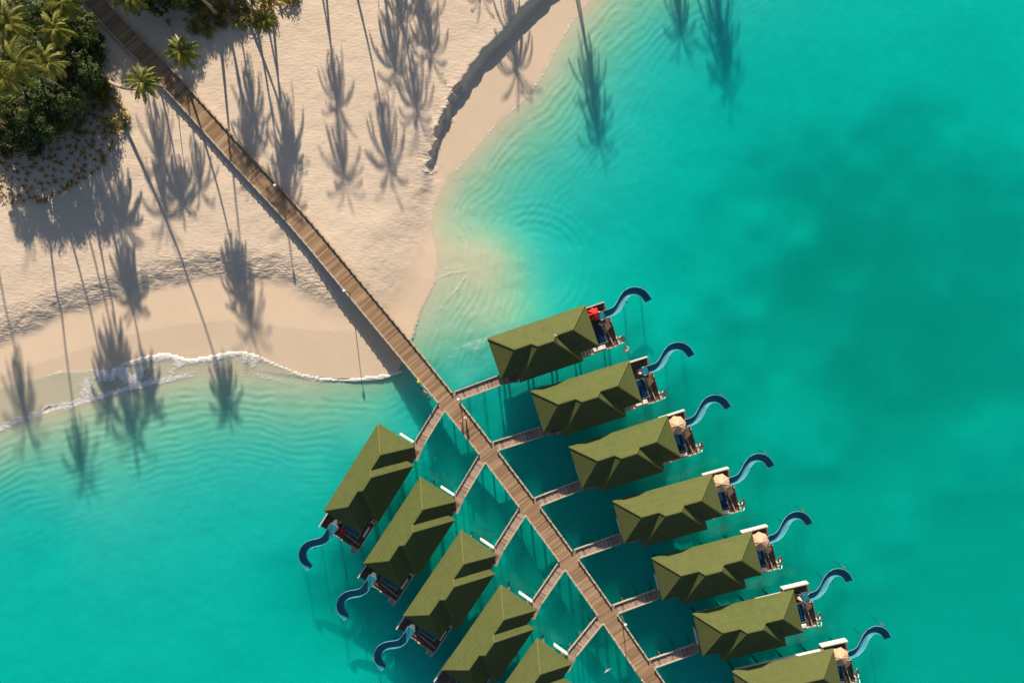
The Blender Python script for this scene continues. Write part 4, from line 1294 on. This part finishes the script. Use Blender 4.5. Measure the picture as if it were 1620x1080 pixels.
tries = 0; sp2 = []
while n < 72 and tries < 4000:
    tries += 1
    px, py = rp.uniform(262, 476), rp.uniform(-4, 72)
    lim = 30 + 34 * math.exp(-((px - 335) / 32) ** 2) if px < 380 else (46 if px < 440 else 20)
    if py > lim: continue
    if 262 < px < 300 and py > 14: continue
    if any((px - a) ** 2 + (py - b) ** 2 < 90 for a, b in sp2): continue
    sp2.append((px, py)); n += 1
    x, y = W2(px, py); z = ground_z(x, y)
    if rp.random() < .45:
        o = link('shrub', SHR[n % 3]); o.location = (x, y, z + .45); o.scale = (rp.uniform(.7, 1.35),) * 3; tag(o, 'small yellow green shrub on the sand at the top edge', 'shrub', 'shrubs along the top edge')
    else:
        o = link('seedling', SPR[5 + n % 3] if rp.random() < .6 else SPR[n % 4]); o.location = (x, y, z); s = rp.uniform(.8, 1.3); o.scale = (s, s, s); tag(o, 'spiky seedling on the sand at the top edge right of the boardwalk', 'seedling', 'seedlings along the top edge')
    o.rotation_euler = (0, 0, rp.uniform(0, 6.3))
for px, py in ((163, 150), (170, 146), (176, 152), (168, 158)):
    x, y = W2(px, py); o = link('shrub', SHR[int(px) % 3]); o.location = (x, y, ground_z(x, y) + .7); o.scale = (1.5,) * 3
    tag(o, 'bushy golden shrub at the foot of the leaning palm', 'shrub', 'golden shrubs by the leaning palm')
# scrub skirt along the thicket edge
for px, py, s in ((150, 40, 1.4), (152, 60, 1.2), (150, 84, 1.5), (146, 100, 1.6), (138, 122, 1.7), (130, 140, 1.5), (112, 158, 1.5), (96, 184, 1.5), (70, 212, 1.7), (44, 232, 1.5), (20, 238, 1.6), (0, 244, 1.6), (152, 112, 1.0), (124, 158, 1.1)):
    x, y = W2(px, py); o = link('shrub', SHR[int(px) % 3]); o.location = (x, y, ground_z(x, y) + .5); o.scale = (s * 1.2,) * 3
    tag(o, 'low leafy shrub at the foot of the dark thicket', 'shrub', 'shrubs skirting the thicket')

# ------------------------------------------------------------------ people
def skin(name, verts, edges_, radii, mat, parent, sub=1):
    me = bpy.data.meshes.new(name); me.from_pydata([tuple(v) for v in verts], edges_, [])
    o = link(name, me, parent, mat)
    md = o.modifiers.new('skin', 'SKIN'); md.use_smooth_shade = True
    for i, r_ in enumerate(radii):
        me.skin_vertices[0].data[i].radius = (r_, r_) if not isinstance(r_, tuple) else r_
    me.skin_vertices[0].data[0].use_root = True
    sb = o.modifiers.new('sub', 'SUBSURF'); sb.levels = sub; sb.render_levels = sub
    return o
def person(loc, rz, pose, top, low, hairmat, hat, label, cat_scale=1.0):
    root = empty('person', loc, rz); tag(root, label, 'person')
    s = cat_scale
    if pose == 'stand':
        J = dict(pel=(0, 0, .93), wa=(0, .01, 1.08), ch=(0, .02, 1.30), nk=(0, .01, 1.46), hd=(0, .03, 1.60), ht=(0, .02, 1.70),
                 hl=(-.10, 0, .88), kl=(-.11, .12, .50), al=(-.11, .06, .08), tl=(-.11, .24, .035), hr=(.10, 0, .88), kr=(.11, -.04, .48), ar=(.11, -.16, .10), tr=(.12, -.0, .035),
                 sl=(-.18, .01, 1.40), el=(-.27, -.04, 1.12), wl=(-.29, .08, .88), sr=(.18, .01, 1.40), er=(.27, .04, 1.13), wr=(.28, .16, .90))
    else:
        J = dict(pel=(0, 0, .12), wa=(0, -.02, .28), ch=(0, .02, .50), nk=(0, .06, .66), hd=(0, .10, .79), ht=(0, .09, .89),
                 hl=(-.10, .02, .10), kl=(-.12, .45, .12), al=(-.12, .48, -.30), tl=(-.12, .62, -.36), hr=(.10, .02, .10), kr=(.13, .44, .13), ar=(.12, .44, -.30), tr=(.13, .58, -.36),
                 sl=(-.18, .02, .60), el=(-.30, -.05, .36), wl=(-.34, -.02, .12), sr=(.18, .02, .60), er=(.26, .10, .36), wr=(.16, .32, .22))
    J = {k: Vector(v) * s for k, v in J.items()}
    order = ['pel', 'wa', 'ch', 'nk', 'hd', 'ht', 'hl', 'kl', 'al', 'tl', 'hr', 'kr', 'ar', 'tr', 'sl', 'el', 'wl', 'sr', 'er', 'wr']
    rad = dict(pel=.13, wa=.115, ch=.135, nk=.055, hd=.095, ht=.07, hl=.085, kl=.06, al=.038, tl=.035, hr=.085, kr=.06, ar=.038, tr=.035, sl=.058, el=.042, wl=.028, sr=.058, er=.042, wr=.028)
    vs = [J[k] for k in order]; ix = {k: i for i, k in enumerate(order)}; rr = [rad[k] * s for k in order]
    E = [('pel', 'wa'), ('wa', 'ch'), ('ch', 'nk'), ('nk', 'hd'), ('hd', 'ht'), ('pel', 'hl'), ('hl', 'kl'), ('kl', 'al'), ('al', 'tl'), ('pel', 'hr'), ('hr', 'kr'), ('kr', 'ar'), ('ar', 'tr'), ('ch', 'sl'), ('sl', 'el'), ('el', 'wl'), ('ch', 'sr'), ('sr', 'er'), ('er', 'wr')]
    ed = [(ix[a], ix[b]) for a, b in E]
    for sd_, w_, e_ in ((-1, 'wl', 'el'), (1, 'wr', 'er')):
        d = (J[w_] - J[e_]).normalized(); a = d.cross(Vector((0, 1, .3))).normalized()
        palm_i = len(vs); vs.append(J[w_] + d * .07 * s); rr.append(.030 * s); ed.append((ix[w_], palm_i))
        for f in range(5):
            off = a * (f - 2) * .019 * s
            base_ = J[w_] + d * (.10 if f else .04) * s + off; b1 = base_ + d * (.030 + .008 * (2 - abs(f - 2))) * s + Vector((0, .010, 0)) * s
            if f == 0: b1 = base_ + d * .02 * s + off * .8
            vs += [base_, b1]; rr += [.009 * s, .008 * s]; ed += [(palm_i, len(vs) - 2), (len(vs) - 2, len(vs) - 1)]
    skin('body', vs, ed, rr, M['skin'], root)
    def cloth(name, keys, edges2, grow, mat):
        k = list(keys); v = [J[q] for q in k]
        skin(name, v, [(k.index(a), k.index(b)) for a, b in edges2], [(rad[q] + grow) * s for q in k], mat, root)
    cloth('shirt', ['pel', 'wa', 'ch', 'sl', 'el', 'sr', 'er'], [('pel', 'wa'), ('wa', 'ch'), ('ch', 'sl'), ('sl', 'el'), ('ch', 'sr'), ('sr', 'er')], .018, top)
    cloth('trousers', ['pel', 'hl', 'kl', 'hr', 'kr'], [('pel', 'hl'), ('hl', 'kl'), ('pel', 'hr'), ('hr', 'kr')], .022, low)
    mb = MB()
    me = bpy.data.meshes.new('hair'); bm = bmesh.new(); bmesh.ops.create_uvsphere(bm, u_segments=14, v_segments=9, radius=.118 * s)
    for v in bm.verts:
        v.co.z = v.co.z * (1.0 if v.co.z > 0 else .55) + .03; v.co.y = v.co.y * 1.1 - .02
    bm.to_mesh(me); bm.free(); o = link('hair', me, root, hairmat); o.location = J['hd'].lerp(J['ht'], .4)
    f = MB(); c_ = J['hd']
    f.tube([c_ + Vector((0, .085, .01)) * s, c_ + Vector((0, .118, -.02)) * s], [.012 * s, .018 * s], 6)
    f.build('nose', M['skin'], root)
    for g in (-1, 1):
        e = MB(); e.tube([c_ + Vector((g * .035, .090, .02)) * s, c_ + Vector((g * .035, .101, .02)) * s], .011 * s, 8); e.build('eye', M['hairm'], root)
        e = MB(); e.tube([c_ + Vector((g * .092, .0, .0)) * s, c_ + Vector((g * .108, -.01, .0)) * s], [.024 * s, .018 * s], 8); e.build('ear', M['skin'], root)
    e = MB(); e.box(c_ + Vector((0, .098, -.045)) * s, (.045 * s, .008, .010)); e.build('mouth', M['pink'], root)
    if hat:
        hm = MB(); p = J['ht'] + Vector((0, 0, -.0))
        hm.tube([p + Vector((0, 0, -.01)), p + Vector((0, 0, .012))], .25 * s, 18); hm.tube([p + Vector((0, 0, .01)), p + Vector((0, 0, .10))], [.12 * s, .09 * s], 14)
        hm.build('hat', hat, root, False)
    return root
pp = P(730, 666, DZ); person(pp, 2.6, 'stand', M['pink'], M['pink'], M['hairm'], None, 'person in pink walking along the boardwalk below the first junction')
pp = P(737, 659, DZ); person(pp, 2.6, 'stand', M['navy'], M['navy'], M['hairm'], M['straw'], 'person in dark clothes and a pale hat walking beside the one in pink')
pl_ = [((664.5, 602), M['yellow'], M['navy'], M['yellow'], 'person in yellow with a yellow hat sitting on the left edge of the boardwalk'),
       ((668.5, 611.5), M['navy'], M['navy'], None, 'person in navy sitting on the boardwalk edge next to the one in yellow'),
       ((674, 619.5), M['pink'], M['pink'], None, 'person in pink sitting on the left edge of the boardwalk'),
       ((681, 629), M['dark'], M['dark'], None, 'person in black sitting on the boardwalk edge beside the branch walk')]
for (x, y), a, b, h, t in pl_:
    person(P(x - .5, y + .5, DZ + .27), R(128), 'sit', a, b, M['hairm'], h, t)

# ------------------------------------------------------------------ birds
def bird(loc, rz, flying, label):
    root = empty('bird', loc, rz); tag(root, label, 'bird')
    mb = MB(); mb.tube([(0, -.38, .0), (0, -.2, .02), (0, 0, .04), (0, .18, .05), (0, .27, .08), (0, .36, .09), (0, .42, .08)], [.01, .07, .11, .08, .045, .05, .01], 10)
    mb.build('body', M['bird'], root, True)
    b = MB(); b.tube([(0, .41, .08), (0, .52, .07)], [.014, .003], 6); b.build('beak', M['hairm'], root)
    for g in (-1, 1):
        w = MB()
        if flying:
            w.add([(g * .06, .14, .08), (g * .42, .22, .16), (g * .85, -.04, .12), (g * .45, .02, .15), (g * .08, -.12, .07)], [(0, 1, 3, 4), (1, 2, 3)])
            w.add([(g * .06, .14, .07), (g * .42, .22, .15), (g * .85, -.04, .115), (g * .45, .02, .14), (g * .08, -.12, .06)], [(4, 3, 1, 0), (3, 2, 1)])
        else:
            w.add([(g * .09, .16, .10), (g * .13, -.05, .06), (g * .06, -.42, .02), (g * .03, -.1, .15)], [(0, 1, 2, 3)])
            w.add([(g * .085, .16, .09), (g * .12, -.05, .05), (g * .055, -.42, .01), (g * .025, -.1, .14)], [(3, 2, 1, 0)])
        w.build('wing', M['bird'], root)
    if not flying:
        for g in (-1, 1):
            l = MB(); l.tube([(g * .04, 0, -.03), (g * .04, .02, -.30)], .01, 5); l.build('leg', M['hairm'], root)
    root.scale = (.75,) * 3
    return root
bird(P(961, 1060, 6.0), .6, True, 'white seabird flying over the dark water near the bottom edge')
o, a, m_ = FR[0]
p = world(o, a, k2, yR, m_); bird(Vector((p.x, p.y, EZ + hR + .40)), .9, False, 'white bird perched on the roof ridge of the first right villa')
